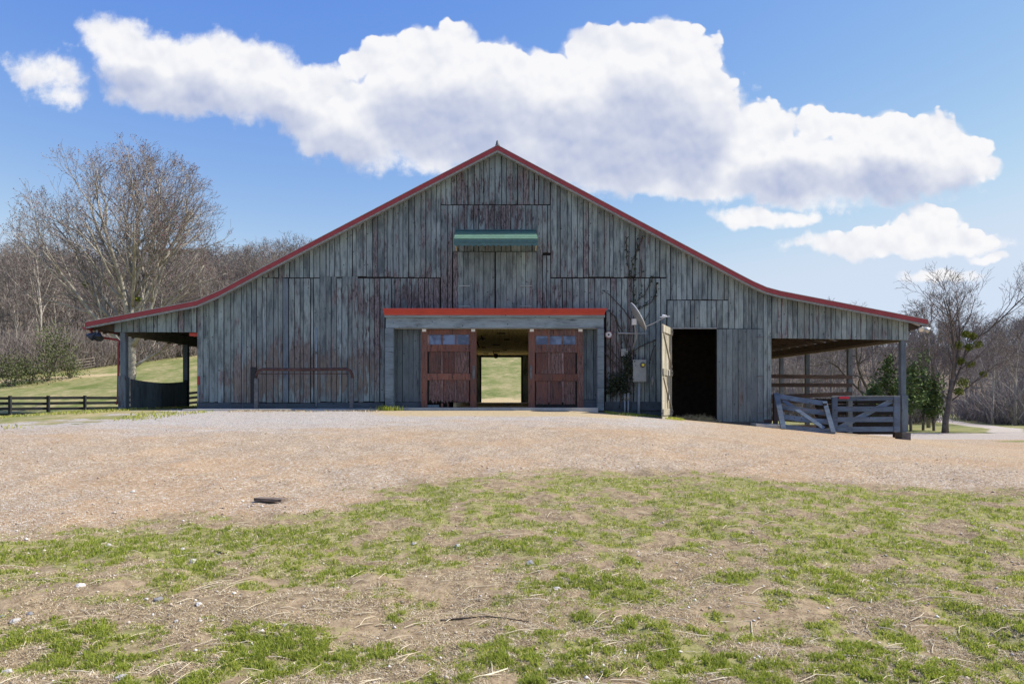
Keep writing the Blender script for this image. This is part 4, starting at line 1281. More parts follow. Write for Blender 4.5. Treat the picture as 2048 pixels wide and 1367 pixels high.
for (pxa, nm) in ((1249.5, 'left one of the two short capped conduit stubs at the wall foot'), (1256.5, 'right one of the two short capped conduit stubs, beside the meter pipe')):
    t = thing('conduit_stub', nm, 'pipe', P(pxa, 828, 23.87), 'short conduit stubs below the vines')
    MB().tube([P(pxa, 830, 23.87), P(pxa, 800, 23.87)], .032, 8).build('pipe', M['pvc'], t, True)
    MB().tube([P(pxa, 800, 23.87), P(pxa, 786.5 if pxa < 1252 else 785, 23.87)], .046, 8).build('cap', M['dishgrey'], t, True)
# round dial thermometer
t = thing('dial_thermometer', 'round white wall dial with a dull red rim right of the big doorway', 'thermometer', P(1217, 669, 23.9))
c0 = P(1217.5, 669, 23.9)
MB().lathe((c0[0], 23.95, c0[2]), (0, -1, 0), [(0, .135), (.04, .135), (.05, .12)], 24).build('rim', simple('dull_pink_rim', (0.26, 0.13, 0.14), .5, 0, .15), t)
MB().lathe((c0[0], 23.905, c0[2]), (0, -1, 0), [(0, .10), (.008, .10)], 24).build('face', M['white'], t)
m = MB()
for k in range(12):
    q = 2 * math.pi * k / 12
    m.beam((c0[0] + .075 * math.cos(q), 23.893, c0[2] + .075 * math.sin(q)), (c0[0] + .092 * math.cos(q), 23.893, c0[2] + .092 * math.sin(q)), .008, .006)
m.build('tick_marks', M['blackplastic'], t)
m = MB(); m.beam((c0[0] - .03, 23.892, c0[2] - .012), (c0[0] + .03, 23.892, c0[2] + .015), .006, .04); m.beam((c0[0] - .02, 23.891, c0[2] + .03), (c0[0] + .012, 23.891, c0[2] - .03), .006, .022)
m.build('needle', M['blackplastic'], t)
# floodlights
t = thing('floodlight', 'pair of dark cone floodlights under the left eave by the gutter', 'floodlight', P(192, 668, 23.8))
for (px_, py_, ax_) in ((190, 668, (-.75, -.1, -.62)), (199, 668, (.25, -.5, -.8))):
    m = MB(); cc_ = P(px_ + (1 if px_ < 195 else -1), py_ - 2, 23.85)
    m.lathe(cc_, ax_, [(-.05, .03), (0, .055), (.10, .10), (.24, .155), (.245, .15), (.1, .09)], 14); m.build('shade', M['lampblack'], t, True)
MB().tube([P(194, 660, 23.85), P(194.5, 667, 23.85)], .03, 8).build('stem', M['dishgrey'], t)
t = thing('floodlight', 'pair of silver cone floodlights under the right eave, one facing forward', 'floodlight', P(1842, 655, 23.8))
for (px_, py_, ax_) in ((1838.5, 658, (-.2, -.9, -.25)), (1846, 657.5, (.85, -.25, -.38))):
    m = MB(); cc_ = P(px_, py_ - 1, 23.85)
    m.lathe(cc_, ax_, [(-.06, .035), (0, .055), (.08, .08), (.2, .10), (.205, .092), (.1, .07)], 14); m.build('shade', M['steel'], t, True)
    q = Vector(cc_) + Vector(ax_).normalized() * .19
    MB().lathe(q, ax_, [(0, .088), (.012, .07), (.02, .02)], 14).build('lens', M['lampglass'], t, True)
MB().tube([P(1842, 650, 23.85), P(1842, 657, 23.85)], .03, 8).build('stem', M['blackplastic'], t)

# pen gates and rails
DG = 23.86


def bar(m, px0, py0, px1, py1, w, d0, d1, th=.035):
    a = Vector(P(px0, py0, d0)); b = Vector(P(px1, py1, d1))
    return m.beam(a, b, th, w, up=(0, 0, 1) if abs(px1 - px0) > abs(py1 - py0) * .3 else (1, 0, 0))


t = thing('pen_gate', 'upright blue-grey board gate hung beside the right shed post', 'gate', P(1732, 862, DG))
for (y0, y1, hh) in ((797.5, 796, 8), (817.5, 817.5, 10.5), (838.5, 838, 10), (858, 857.5, 10)):
    m = MB(); bar(m, 1674, y0, 1787, y1, hh / F_PX * DG, DG, DG); m.build('board', M['gate'], t)
for (a, b, tp, bt) in ((1663.5, 1674, 794, 863), (1787, 1799, 791, 863.5)):
    MB().box(X(a, DG), X(b, DG), DG - .045, DG + .03, Z(bt, DG), Z(tp, DG)).build('stile', M['gate'], t)
m = MB(); m.beam(P(1676, 856, DG + .045), P(1784, 801, DG + .045), .03, 9 / F_PX * DG, up=(.4, 0, .9)); m.build('brace', M['gate'], t)
MB().box(X(1676, DG), X(1696, DG), DG - .075, DG - .05, Z(797, DG), Z(792.5, DG)).build('red_plate', M['red'], t)
MB().box(X(1664, DG), X(1799, DG), DG - .05, DG + .02, Z(792.6, DG), Z(790.6, DG)).build('cap_rail', M['edge'], t)

t = thing('broken_gate', 'blue-grey board gate sagging and leaning outward from the barn corner', 'gate', P(1600, 862, 23.2))
lp = lambda f, g: P((1557 + f * 96) + g * (12 + f * 6), 789 + f * 15 + g * (68 - f * 6), 23.75 - f * .25 - g * .55)
for g in (.04, .35, .64, .94):
    pts = []
    m = MB()
    K = 6
    for k in range(K):
        f0, f1 = k / K, (k + 1) / K
        s0 = .02 * math.sin(math.pi * f0); s1 = .02 * math.sin(math.pi * f1)
        a = Vector(lp(f0, g + s0)); b = Vector(lp(f1, g + s1))
        m.beam(a, b, .035, .17, up=(0, .2, 1), ext=.004)
    m.build('board', M['gate'], t)
m = MB(); m.beam(P(1552.5, 786, 23.70), P(1567, 857, 23.10), .06, .17, up=(1, 0, .2)); m.build('stile', M['gate'], t)
m = MB(); m.beam(P(1649, 803, 23.45), P(1666.5, 864, 22.8), .05, .15, up=(1, 0, .2)); m.build('stile', M['gate'], t)
m = MB(); m.beam(P(1566, 800, 23.70), P(1648, 856, 23.0), .03, .13, up=(.6, .3, .7)); m.build('brace', M['gate'], t)
m = MB(); m.box(X(1646, 23.38), X(1653, 23.38), 23.34, 23.40, Z(816, 23.38), Z(806, 23.38)); m.build('latch', M['blackplastic'], t)

t = thing('pen_rails', 'three long brown rails nailed between shed posts above the pen gates', 'fence', P(1620, 790, 27.6))
for (y0, y1, hh) in ((752, 754, 7.6), (769.5, 770, 7.8), (793.5, 787, 8.4)):
    m = MB(); bar(m, 1540, y0, 1704, y1, hh / F_PX * 27.75, 27.75, 27.75, .045); m.build('rail', M['brownwood'], t)

t = thing('pen_backing', 'low boards behind the two pen gates, dark ones added for the pen shade', 'fence', P(1680, 855, 28.3))
for k, (y0, y1) in enumerate(((797, 807), (808, 818), (819, 830), (831, 841), (842, 856), (857, 868))):
    for a, b in ((1632, 1712), (1713, 1790)):
        if True:
            MB().box(X(a, 28.2), X(b, 28.2), 28.15, 28.2, Z(y1, 28.2), Z(y0, 28.2)).build('board', M['dark'], t)  # dark boards added, the shade inside the pen put into their colour
for a in (1632, 1711, 1788):
    MB().box(X(a, 28.2), X(a + 5, 28.2), 28.2, 28.3, -1.6, Z(796, 28.2)).build('post', M['dark'], t)
for (y0, y1) in ((797, 806), (815, 823), (833, 841), (849, 858)):
    MB().box(X(1541, 27), X(1632, 27), 26.98, 27.02, Z(y1, 27), Z(y0, 27)).build('board', M['brownwood'], t)
MB().box(X(1548, 24.2), X(1556, 24.2), 24.2, 24.3, -1.0, Z(786, 24.2)).build('post', M['brownwood'], t)


# plank fence at the left (black board fence)
def plank_fence(pts, h, rows, name, label, mat, spacing, bw=.155, ph=.13, th=.03, postup=.05, d_front=True):
    t = thing(name, label, 'fence', (pts[0][0], pts[0][1], hz(*pts[0])))
    P0 = [np.array(q, float) for q in pts]
    st = []
    for a, b in zip(P0[:-1], P0[1:]):
        L = np.linalg.norm(b - a); n = max(1, int(round(L / spacing)))
        st += [a + (b - a) * k / n for k in range(n)]
    st.append(P0[-1])
    zs = [hz(q[0], q[1]) for q in st]
    for q, z in zip(st, zs):
        MB().box(q[0] - ph / 2, q[0] + ph / 2, q[1] - ph / 2, q[1] + ph / 2, z - .3, z + h + postup).build('post', M[mat], t)
    for (a, za), (b, zb) in zip(zip(st[:-1], zs[:-1]), zip(st[1:], zs[1:])):
        for k in range(rows):
            hh = h * (k + .72) / rows
            m = MB(); m.beam((a[0], a[1] + ph / 2 + th / 2 + .002, za + hh), (b[0], b[1] + ph / 2 + th / 2 + .002, zb + hh + rng.uniform(-.02, .02)), th, bw)
            m.build('board', M[mat], t)
    return t


fpts = [(X(-160, 37), 37.0), (X(20, 38), 38.0), (X(240, 40.5), 40.5), (X(420, 42), 42.0)]
plank_fence(fpts, 1.22, 4, 'paddock_fence', 'black four-board paddock fence crossing the field left of the barn', 'blackfence', 1.75)
plank_fence([(X(150, 74), 74.0), (X(235, 80), 80.0), (X(420, 92), 92)], 1.25, 4, 'paddock_fence', 'old grey weathered rail fence along the foot of the wooded hill', 'oldfence', 3.0)


# ------------------------------------------------------------------ trees
class Tree:
    def __init__(s, seed):
        s.r = np.random.default_rng(seed)
        s.polys = []
        s.env = None

    def grow(s, p, d, L, r, lev, maxlev, ch, wander=.12, trop=.05, lenf=(.45, .7), ang=(.4, .8), rmin=.008, tstart=.25):
        rg = s.r
        nseg = 7 if lev == 0 else (5 if lev <= 2 else (3 if lev < maxlev else 2))
        pts = [np.array(p, float)]; dirs = []
        d = np.array(d, float); d /= np.linalg.norm(d)
        if s.env is not None:
            c_, r_ = s.env
            for _ in range(14):
                q_ = (np.array(p) + (d + np.array([0, 0, trop * 2])) * L - c_) / r_
                if q_ @ q_ <= 1 or q_[2] < -.55 or L < .35:
                    break
                L *= .86
        for i in range(nseg):
            d = d + rg.normal(0, wander, 3) + np.array([0, 0, trop])
            d /= np.linalg.norm(d)
            pts.append(pts[-1] + d * L / nseg); dirs.append(d.copy())
        r1 = max(rmin * .7, r * (.35 if lev else .5))
        rad = np.linspace(r, r1, nseg + 1)
        s.polys.append((np.array(pts), rad, lev))
        if lev >= maxlev:
            return
        n = ch[min(lev, len(ch) - 1)]
        n = max(1, int(round(n * rg.uniform(.75, 1.25))))
        ph = rg.uniform(0, 6.28)
        for k in range(n):
            t = tstart + (1 - tstart) * (k + rg.uniform(0, .9)) / n
            t = min(t, .99)
            i = min(int(t * nseg), nseg - 1); f = t * nseg - i
            q = pts[i] * (1 - f) + pts[i + 1] * f
            dd = dirs[i]
            ph += 2.4 + rg.uniform(-.5, .5)
            a = np.cross(dd, [.31, .2, .93]); a /= (np.linalg.norm(a) + 1e-9); b = np.cross(dd, a)
            th = rg.uniform(*ang)
            nd = dd * math.cos(th) + (a * math.cos(ph) + b * math.sin(ph)) * math.sin(th)
            rr = max(rmin, (r + (r1 - r) * t) * rg.uniform(.5, .72))
            s.grow(q, nd, L * rg.uniform(*lenf) * (1.15 - .45 * t), rr, lev + 1, maxlev, ch, wander * 1.05, trop, lenf, ang, rmin, .2)


def segs_of(polys, lo, hi):
    A = []; B = []; RA = []; RB = []
    for pts, rad, lev in polys:
        if lo <= lev <= hi:
            A.append(pts[:-1]); B.append(pts[1:]); RA.append(rad[:-1]); RB.append(rad[1:])
    return np.concatenate(A), np.concatenate(B), np.concatenate(RA), np.concatenate(RB)


def seg_mesh(A, B, RA, RB, k=3):
    """thin branches: one open k-sided prism per segment"""
    D = B - A; L = np.linalg.norm(D, axis=1, keepdims=True) + 1e-9; D = D / L
    ref = np.where(np.abs(D[:, 2:3]) > .9, np.array([[1., .1, 0]]), np.array([[.1, .2, 1.]]))
    U = np.cross(D, ref); U /= np.linalg.norm(U, axis=1, keepdims=True); Vv = np.cross(D, U)
    n = len(A); V = np.zeros((n, 2 * k, 3))
    for j in range(k):
        q = 2 * math.pi * j / k
        o = U * math.cos(q) + Vv * math.sin(q)
        V[:, j] = A + o * RA[:, None]; V[:, k + j] = B + o * RB[:, None]
    base = (np.arange(n) * 2 * k)[:, None]
    F = np.concatenate([base + np.array([[j, (j + 1) % k, k + (j + 1) % k, k + j]]) for j in range(k)], 0)
    return V.reshape(-1, 3), F


def strip_mesh(A, B, RA, RB, r_):
    """very thin twigs: one flat tapering strip per segment, turned at random"""
    D = B - A; D = D / (np.linalg.norm(D, axis=1, keepdims=True) + 1e-9)
    U = np.cross(D, r_.normal(0, 1, D.shape)); U /= (np.linalg.norm(U, axis=1, keepdims=True) + 1e-9)
    n = len(A)
    V = np.stack([A - U * RA[:, None], A + U * RA[:, None], B + U * RB[:, None], B - U * RB[:, None]], 1).reshape(-1, 3)
    return V, np.arange(4 * n).reshape(n, 4)


def trunk_mesh(name, polys, hi, mat, k=9):
    m = MB()
    for pts, rad, lev in polys:
        if lev <= hi:
            m.tube([tuple(q) for q in pts], list(rad), k if lev == 0 else max(5, k - 3), True)
    me = bpy.data.meshes.new(name)
    me.from_pydata(m.v, [], m.f)
    me.polygons.foreach_set('use_smooth', [True] * len(me.polygons))
    me.materials.append(mat)
    me.update()
    return me


def leaf_cloud(C, size, r_, flat=.5, elong=1.8):
    """small leaf quads at points C"""
    n = len(C)
    a = r_.normal(0, 1, (n, 3)); a /= np.linalg.norm(a, axis=1, keepdims=True)
    b = np.cross(a, r_.normal(0, 1, (n, 3))); b /= (np.linalg.norm(b, axis=1, keepdims=True) + 1e-9)
    s = size * r_.uniform(.6, 1.4, (n, 1))
    V = np.stack([C - a * s * elong * .5, C + b * s * .5, C + a * s * elong * .5, C - b * s * .5], 1).reshape(-1, 3)
    return V, np.arange(4 * n).reshape(n, 4)


def blob_pts(n, c, rad, r_):
    q = r_.normal(0, 1, (n, 3)); q /= np.linalg.norm(q, axis=1, keepdims=True)
    return np.array(c) + q * (r_.uniform(0, 1, (n, 1)) ** .45) * np.array(rad)


# --- the big tree at the left
T = Tree(21)
T.env = (np.array([-.35, 0, 11.2]), np.array([7.0, 6.5, 7.3]))
xb, yb = X(264, 46), 46.0
zb = hz(xb, yb)
trunkP = np.array([[0, 0, -.3], [0, 0, .5], [.03, 0, 1.6], [0, .02, 2.7], [-.02, 0, 3.8], [-.05, 0, 5.0], [-.03, .05, 6.6], [.05, .1, 8.4]])
T.polys.append((trunkP, np.array([.40, .30, .265, .255, .25, .22, .17, .12]), 0))
limbs = [((0, 0, 3.0), (.75, .1, .75), 4.2, .10), ((-.02, 0, 3.6), (-.45, .2, 1.2), 8.8, .15), ((0, 0, 3.9), (-.85, -.1, 1.0), 11.0, .12),
         ((0, 0, 4.4), (.75, -.2, .95), 8.2, .14), ((-.03, 0, 5.0), (.22, .25, 1.3), 11.6, .16), ((-.05, 0, 5.3), (-.25, -.3, 1.3), 10.6, .15), ((0, .1, 6.2), (.4, .1, 1.2), 10.6, .13),
         ((0, .1, 6.8), (-.6, .3, 1.1), 10.6, .11), ((.05, .1, 8.2), (.1, -.1, 1.3), 10.2, .12), ((.05, .1, 7.6), (.6, .4, 1.0), 8.8, .10), ((0, 0, 4.8), (-1.0, .4, .65), 10.4, .10), ((0, 0, 5.6), (1.0, .1, .55), 7.6, .10),
         ((0, .1, 7.0), (.2, -.6, 1.1), 8.0, .09), ((.05, .1, 7.8), (.95, 0, .85), 9.5, .09), ((0, .1, 7.2), (-.95, .1, .9), 9.5, .09), ((.05, .1, 8.2), (-.35, .1, 1.2), 11, .10), ((.05, .1, 8.2), (.5, -.1, 1.1), 11, .10)]
for (p, d, L, r) in limbs:
    T.grow(p, d, L * .86, r * 1.2, 1, 5, (0, 8, 6, 4, 3), wander=.10, trop=.06, lenf=(.42, .66), ang=(.35, .75), rmin=.009, tstart=.22)
big = thing('bare_tree', 'tall spreading bare tree with reddish buds behind the left shed', 'tree', (xb, yb, zb))
link('trunk', trunk_mesh('trunk', T.polys, 2, M['bark_main'], 12), big)
A_, B_, ra, rb = segs_of(T.polys, 3, 5)
V_, F_ = seg_mesh(A_, B_, ra, rb, 3)
link('crown', np_mesh('crown', V_, F_, M['twig_main']), big)
tips = np.array([q[0][-1] for q in T.polys if q[2] >= 4 and T.r.uniform() < .75])
tips = tips + T.r.normal(0, .04, tips.shape)
V_, F_ = leaf_cloud(tips, .05, T.r, elong=1.6)
o = link('buds', np_mesh('buds', V_, F_, M['bud']), big); o['kind'] = 'stuff'
for (pxm, pym) in ((276, 598), (170, 568)):
    c0 = np.array(P(pxm, pym, yb)) - np.array([xb, yb, zb])
    V_, F_ = leaf_cloud(blob_pts(120, c0, (.24, .22, .17), T.r), .09, T.r)
    link('mistletoe', np_mesh('mistletoe', V_, F_, M['mistletoe']), big)


# --- prototypes for the woods: bare trees with a tall stem
def wood_proto(seed, H, r0, lev=4):
    T = Tree(seed); rg = T.r
    n = 8
    zz = np.linspace(-.4, H * .8, n)
    pts = np.stack([np.cumsum(rg.normal(0, .12, n)), np.cumsum(rg.normal(0, .12, n)), zz], 1)
    T.polys.append((pts, np.linspace(r0, r0 * .35, n), 0))
    for k in range(11):
        t = .34 + .64 * (k + rg.uniform(0, .8)) / 11
        i = min(int(t * (n - 1)), n - 2); f = t * (n - 1) - i
        q = pts[i] * (1 - f) + pts[i + 1] * f
        a = rg.uniform(0, 6.28); s = rg.uniform(.35, .85)
        T.grow(q, (math.cos(a) * s, math.sin(a) * s, .85), H * rg.uniform(.28, .42) * (1.2 - .5 * t), r0 * .36 * (1.15 - .6 * t), 1, lev, (0, 6, 5, 4), wander=.11, trop=.06, lenf=(.42, .66), ang=(.35, .8), rmin=.014)
    tm = trunk_mesh('trunk', T.polys, 1, M['bark_wood'], 7)
    A, B, ra, rb = segs_of(T.polys, 2, lev)
    V, F = strip_mesh(A, B, np.maximum(ra, .016), np.maximum(rb, .010), rg)
    return tm, np_mesh('crown', V, F, M['twig_wood']), (A, B, ra, rb), T.polys


PROTO = [wood_proto(100 + i, H, r) for i, (H, r) in enumerate(((17, .24), (15, .19), (18, .26), (13, .15), (16, .2)))]


def plant(k, x, y, s, rz, label, group, name='bare_tree', lean=0.0):
    t = thing(name, label, 'tree', (x, y, hz(x, y)), group)
    t.scale = (s, s, s * random.uniform(.9, 1.1)); t.rotation_euler = (lean * math.cos(rz), lean * math.sin(rz), rz)
    link('trunk', PROTO[k][0], t); link('crown', PROTO[k][1], t)
    return t


def wood_edge_left(x):
    return float(np.interp(x, [-140, -70, -52, -45, -38, -30, -20, -10, 10, 30], [60, 63, 70, 83, 96, 112, 122, 128, 132, 132]))


r2 = np.random.default_rng(5)
lw = []
tries = 0
while len(lw) < 95 and tries < 6000:
    tries += 1
    px = r2.uniform(-40, 640); dd_ = r2.uniform(66, 125)
    x = X(px, dd_)
    e = wood_edge_left(x)
    if not (e + 1 < dd_ < e + 30):
        continue
    if any((x - a) ** 2 + (dd_ - b) ** 2 < 2.3 ** 2 for a, b in lw):
        continue
    lw.append((x, dd_))
for i, (x, y) in enumerate(lw):
    plant(int(r2.integers(0, 5)), x, y, r2.uniform(.58, .86), r2.uniform(0, 6.28), 'slim bare grey tree in the wood on the hillside left of the barn', 'bare trees at the edge of the left wood', lean=r2.uniform(-.06, .06))
rw = []
tries = 0
while len(rw) < 70 and tries < 6000:
    tries += 1
    px = r2.uniform(1480, 2160); dd_ = r2.uniform(62, 112)
    x = X(px, dd_)
    tx = float(np.interp(dd_, [30, 40, 46, 55, 70, 90], [26, 29.5, 34, 38, 45, 57]))
    if abs(x - tx) < 3.2 and dd_ < 92:
        continue
    if any((x - a) ** 2 + (dd_ - b) ** 2 < 2.6 ** 2 for a, b in rw):
        continue
    rw.append((x, dd_))
for i, (x, y) in enumerate(rw):
    plant(int(r2.integers(0, 5)), x, y, r2.uniform(.38, .62), r2.uniform(0, 6.28), 'slim bare tree in the brown wood beyond the right shed', 'bare trees in the right wood', lean=r2.uniform(-.08, .08))


# --- far woods as one mass (stuff): light copies of the crowns joined
def far_wood(name, pts, scl, keep, seed):
    rg = np.random.default_rng(seed)
    VV = []; TT = []
    for (x, y), s in zip(pts, scl):
        A, B, ra, rb = PROTO[int(rg.integers(0, 5))][2]
        tp = PROTO[0][3][0]
        m = rg.uniform(0, 1, len(A)) < keep
        A, B, ra, rb = A[m], B[m], ra[m], rb[m]
        a = rg.uniform(0, 6.28); c_, s_ = math.cos(a), math.sin(a)
        Rm = np.array([[c_, -s_, 0], [s_, c_, 0], [0, 0, 1]]) * s
        o = np.array([x, y, hz(x, y)])
        stemA = tp[0][:-1]; stemB = tp[0][1:]
        A2 = np.concatenate([A @ Rm.T, stemA @ Rm.T]); B2 = np.concatenate([B @ Rm.T, stemB @ Rm.T])
        RA = np.concatenate([np.maximum(ra * s, .03), tp[1][:-1] * s * .8]); RB = np.concatenate([np.maximum(rb * s, .02), tp[1][1:] * s * .8])
        V, F = strip_mesh(A2 + o, B2 + o, RA, RB, rg)
        VV.append(V); TT.append(np.full(len(V), np.clip(rg.normal(.5, .22), 0, 1)))
    V = np.concatenate(VV); n = len(V) // 4
    me = np_mesh(name, V, np.arange(4 * n).reshape(n, 4), M['farwood'], {'tone': np.concatenate(TT)})
    return tag(link(name, me), kind='stuff')


pts = []
while len(pts) < 300:
    px = r2.uniform(-120, 700); y = r2.uniform(88, 230); x = X(px, y)
    if y > wood_edge_left(x) + 20:
        pts.append((x, y))
far_wood('hillside_wood', pts, r2.uniform(.62, .85, len(pts)), .5, 61)
pts = []
while len(pts) < 230:
    px = r2.uniform(1440, 2200); y = r2.uniform(105, 260); x = X(px, y)
    pts.append((x, y))
far_wood('valley_wood', pts, r2.uniform(.45, .7, len(pts)), .5, 62)


# --- brush: twiggy undergrowth along the feet of the woods
def brush(name, pts, h, n_each, mat_tone, seed):
    rg = np.random.default_rng(seed)
    pts = np.array(pts); n = len(pts) * n_each
    C = np.repeat(pts, n_each, 0) + rg.normal(0, .75, (n, 2))
    hh = np.repeat(rg.uniform(.5, 1.0, len(pts)) * h, n_each) * rg.uniform(.5, 1.1, n)
    z = height(C[:, 0], C[:, 1])
    d = rg.normal(0, .38, (n, 3)); d[:, 2] = 1
    A = np.stack([C[:, 0], C[:, 1], z - .05 + hh * rg.uniform(0, .35, n)], 1)
    Mx = A + d * hh[:, None] * .4
    d2 = d + rg.normal(0, .5, (n, 3))
    B = Mx + d2 * hh[:, None] * .35
    r = np.full(n, .013)
    V1, F1 = strip_mesh(A, Mx, r * 1.3, r, rg); V2, F2 = strip_mesh(Mx, B, r, r * .5, rg)
    V = np.concatenate([V1, V2]); F = np.concatenate([F1, F2 + len(V1)])
    tone = np.repeat(np.clip(rg.normal(mat_tone, .2, n), 0, 1), 4)
    me = np_mesh(name, V, F, M['farwood'], {'tone': np.concatenate([tone, tone])})
    return tag(link(name, me), kind='stuff')


bp = []
while len(bp) < 420:
    px = r2.uniform(-60, 460); y = r2.uniform(60, 108); x = X(px, y)
    e = wood_edge_left(x)
    if e - 4 < y < e + 7:
        bp.append((x, y))
brush('undergrowth', bp, 4.4, 90, .72, 71)
bp = []
while len(bp) < 520:
    px = r2.uniform(1500, 2140); y = r2.uniform(52, 78); x = X(px, y)
    tx = float(np.interp(y, [30, 40, 46, 55, 70, 90], [26, 29.5, 34, 38, 45, 57]))
    if abs(x - tx) > 3.0 and (y > 58 or x > tx):
        bp.append((x, y))
brush('undergrowth', bp, 3.4, 90, .62, 72)


# --- evergreen shrubs at the left, and cedars at the right
def leafy(name, label, cat, c, rad, n, size, mat, group=None, seed=0, trunk=True):
    rg = np.random.default_rng(seed)
    x, y = c
    z = hz(x, y)
    t = thing(name, label, cat, (x, y, z), group)
    C = []
    for k in range(9):
        q = rg.normal(0, .42, 3) * np.array(rad); q[2] = abs(q[2]) * 1.1 + rad[2] * .35
        C.append(blob_pts(n // 9, q, np.array(rad) * rg.uniform(.5, .95), rg) + rg.normal(0, .3, (n // 9, 3)))
    C = np.concatenate(C); C = C[C[:, 2] > .02]
    V, F = leaf_cloud(C, size, rg)
    o = link('foliage', np_mesh('foliage', V, F, M[mat]), t)
    m = MB()
    for k in range(6):
        a = rg.uniform(0, 6.28)
        m.tube([(0, 0, -.2), (math.cos(a) * rad[0] * .25, math.sin(a) * rad[1] * .25, rad[2] * .5), (math.cos(a) * rad[0] * .55, math.sin(a) * rad[1] * .5, rad[2] * 1.0)], [.05, .035, .015], 5)
    me = bpy.data.meshes.new('stem'); me.from_pydata(m.v, [], m.f); me.materials.append(M['bark_dark']); me.update()
    link('stem', me, t)
    return t


for (px, y, rad, lab, sd) in [(20, 62, (2.6, 2, 1.7), 'low green evergreen shrub at the frame edge below the left wood', 1), (95, 66, (2.2, 1.8, 3.0), 'tall dark green evergreen bush among bare trunks at the left', 2),
                              (140, 68, (1.2, 1.2, 1.2), 'round olive green bush beside the tan brush at the left', 3), (60, 64, (1.6, 1.4, 1.1), 'small green bush between the two larger left bushes', 4),
                              ]:
    leafy('evergreen_bush', lab, 'bush', (X(px, y), y), rad, int(190 * rad[0] * rad[1] * rad[2]) + 160, .10, 'brushgreen', 'green bushes below the left wood', sd)


def cedar(px, y, H, R, label, seed):
    rg = np.random.default_rng(seed)
    x = X(px, y); z = hz(x, y)
    t = thing('cedar_tree', label, 'tree', (x, y, z), 'young cedars by the right shed')
    C = []; A = []; B = []
    for k in range(46):
        h = H * (.26 + .72 * (k + rg.uniform()) / 46)
        a = rg.uniform(0, 6.28); L = R * (1.0 - .78 * (h / H) ** 1.3) * rg.uniform(.55, 1.15)
        d = np.array([math.cos(a), math.sin(a), .38])
        p0 = np.array([0, 0, h]); p1 = p0 + d * L
        A.append(p0); B.append(p1)
        n = int(34 * L / R) + 6
        tt = rg.uniform(.2, 1.05, (n, 1))
        C.append(p0 + (p1 - p0) * tt + rg.normal(0, .13, (n, 3)) * (.6 + tt))
    V, F = leaf_cloud(np.concatenate(C), .10, rg, elong=2.4)
    link('crown', np_mesh('crown', V, F, M['cedar']), t)
    m = MB(); m.tube([(0, 0, -.3), (rg.uniform(-.1, .1), 0, H * .5), (0, 0, H * .95)], [.09, .06, .015], 7)
    for p0, p1 in zip(A, B):
        m.tube([tuple(p0), tuple(p1)], [.018, .006], 3, False)
    me = bpy.data.meshes.new('trunk'); me.from_pydata(m.v, [], m.f); me.materials.append(M['bark_dark']); me.update()
    link('trunk', me, t)


for i, (px, y, H, R, lab) in enumerate([(1775, 44, 4.6, 1.1, 'young dark cedar partly behind the right shed post'), (1822, 41, 3.9, .9, 'young cedar just right of the shed post, bare lower stem'),
                                        (1846, 43, 5.0, 1.1, 'tallest young cedar, beside the leaning mistletoe tree'), (1868, 42, 3.4, .8, 'short young cedar touching the mistletoe tree trunk'), (1800, 46, 3.4, 1.0, 'young cedar seen directly behind the right shed post'),
                                        (1750, 47, 3.0, 1.0, 'small cedar seen under the right shed roof')]):
    cedar(px, y, H, R, lab, 300 + i)


# --- named trees at the right
def custom_tree(name, label, px, y, trunk, rad, limbs, maxlev, ch, bark, twig, seed, mist=(), group=None, rmin=.007, wander=.1, trop=.05, ang=(.35, .75)):
    T = Tree(seed)
    x = X(px, y); z = hz(x, y)
    T.polys.append((np.array(trunk, float), np.array(rad), 0))
    for (p, d, L, r) in limbs:
        T.grow(p, d, L, r, 1, maxlev, ch, wander=wander, trop=trop, ang=ang, rmin=rmin)
    t = thing(name, label, 'tree', (x, y, z), group)
    link('trunk', trunk_mesh('trunk', T.polys, 2, M[bark], 9), t)
    A, B, ra, rb = segs_of(T.polys, 3, maxlev)
    V, F = seg_mesh(A, B, ra, rb, 3)
    link('crown', np_mesh('crown', V, F, M[twig]), t)
    for (mx, my, s) in mist:
        c0 = np.array(P(mx, my, y)) - np.array([x, y, z])
        V, F = leaf_cloud(blob_pts(240, c0, (s, s, s * .85), T.r), .065, T.r)
        link('mistletoe', np_mesh('mistletoe', V, F, M['mistletoe']), t)
    return t


yy = 39.0
q = lambda px, py: tuple(np.array(P(px, py, yy)) - np.array([X(1891, yy), yy, hz(X(1891, yy), yy)]))
custom_tree('mistletoe_tree', 'dark leaning bare tree with green mistletoe clumps right of the barn', 1891, yy,
            [q(1890, 870), q(1891, 845), q(1896, 815), q(1899, 790), q(1904, 760), q(1912, 725)], [.20, .16, .13, .12, .10, .08],
            [(q(1899, 790), np.subtract(q(1925, 745), q(1899, 790)), 3.6, .075), (q(1912, 725), np.subtract(q(1935, 660), q(1912, 725)), 3.4, .07), (q(1904, 760), np.subtract(q(1903, 690), q(1904, 760)), 4.6, .075),
             (q(1912, 730), np.subtract(q(1900, 640), q(1912, 730)), 4.0, .06), (q(1945, 680), np.subtract(q(2060, 605), q(1945, 680)), 5.0, .055), (q(1905, 800), np.subtract(q(1965, 755), q(1905, 800)), 3.0, .05), (q(1897, 810), np.subtract(q(1870, 740), q(1897, 810)), 3.0, .045)],
            5, (0, 6, 5, 4, 3), 'bark_dark', 'twig_grey', 401, [(1912, 690, .34), (1955, 689, .27), (1937, 694, .24), (1945, 672, .24), (1931, 668, .25), (1940, 728, .24), (1925, 765, .36), (1917, 782, .28), (1920, 722, .26), (1967, 748, .2)], wander=.09)
yy2 = 48.0
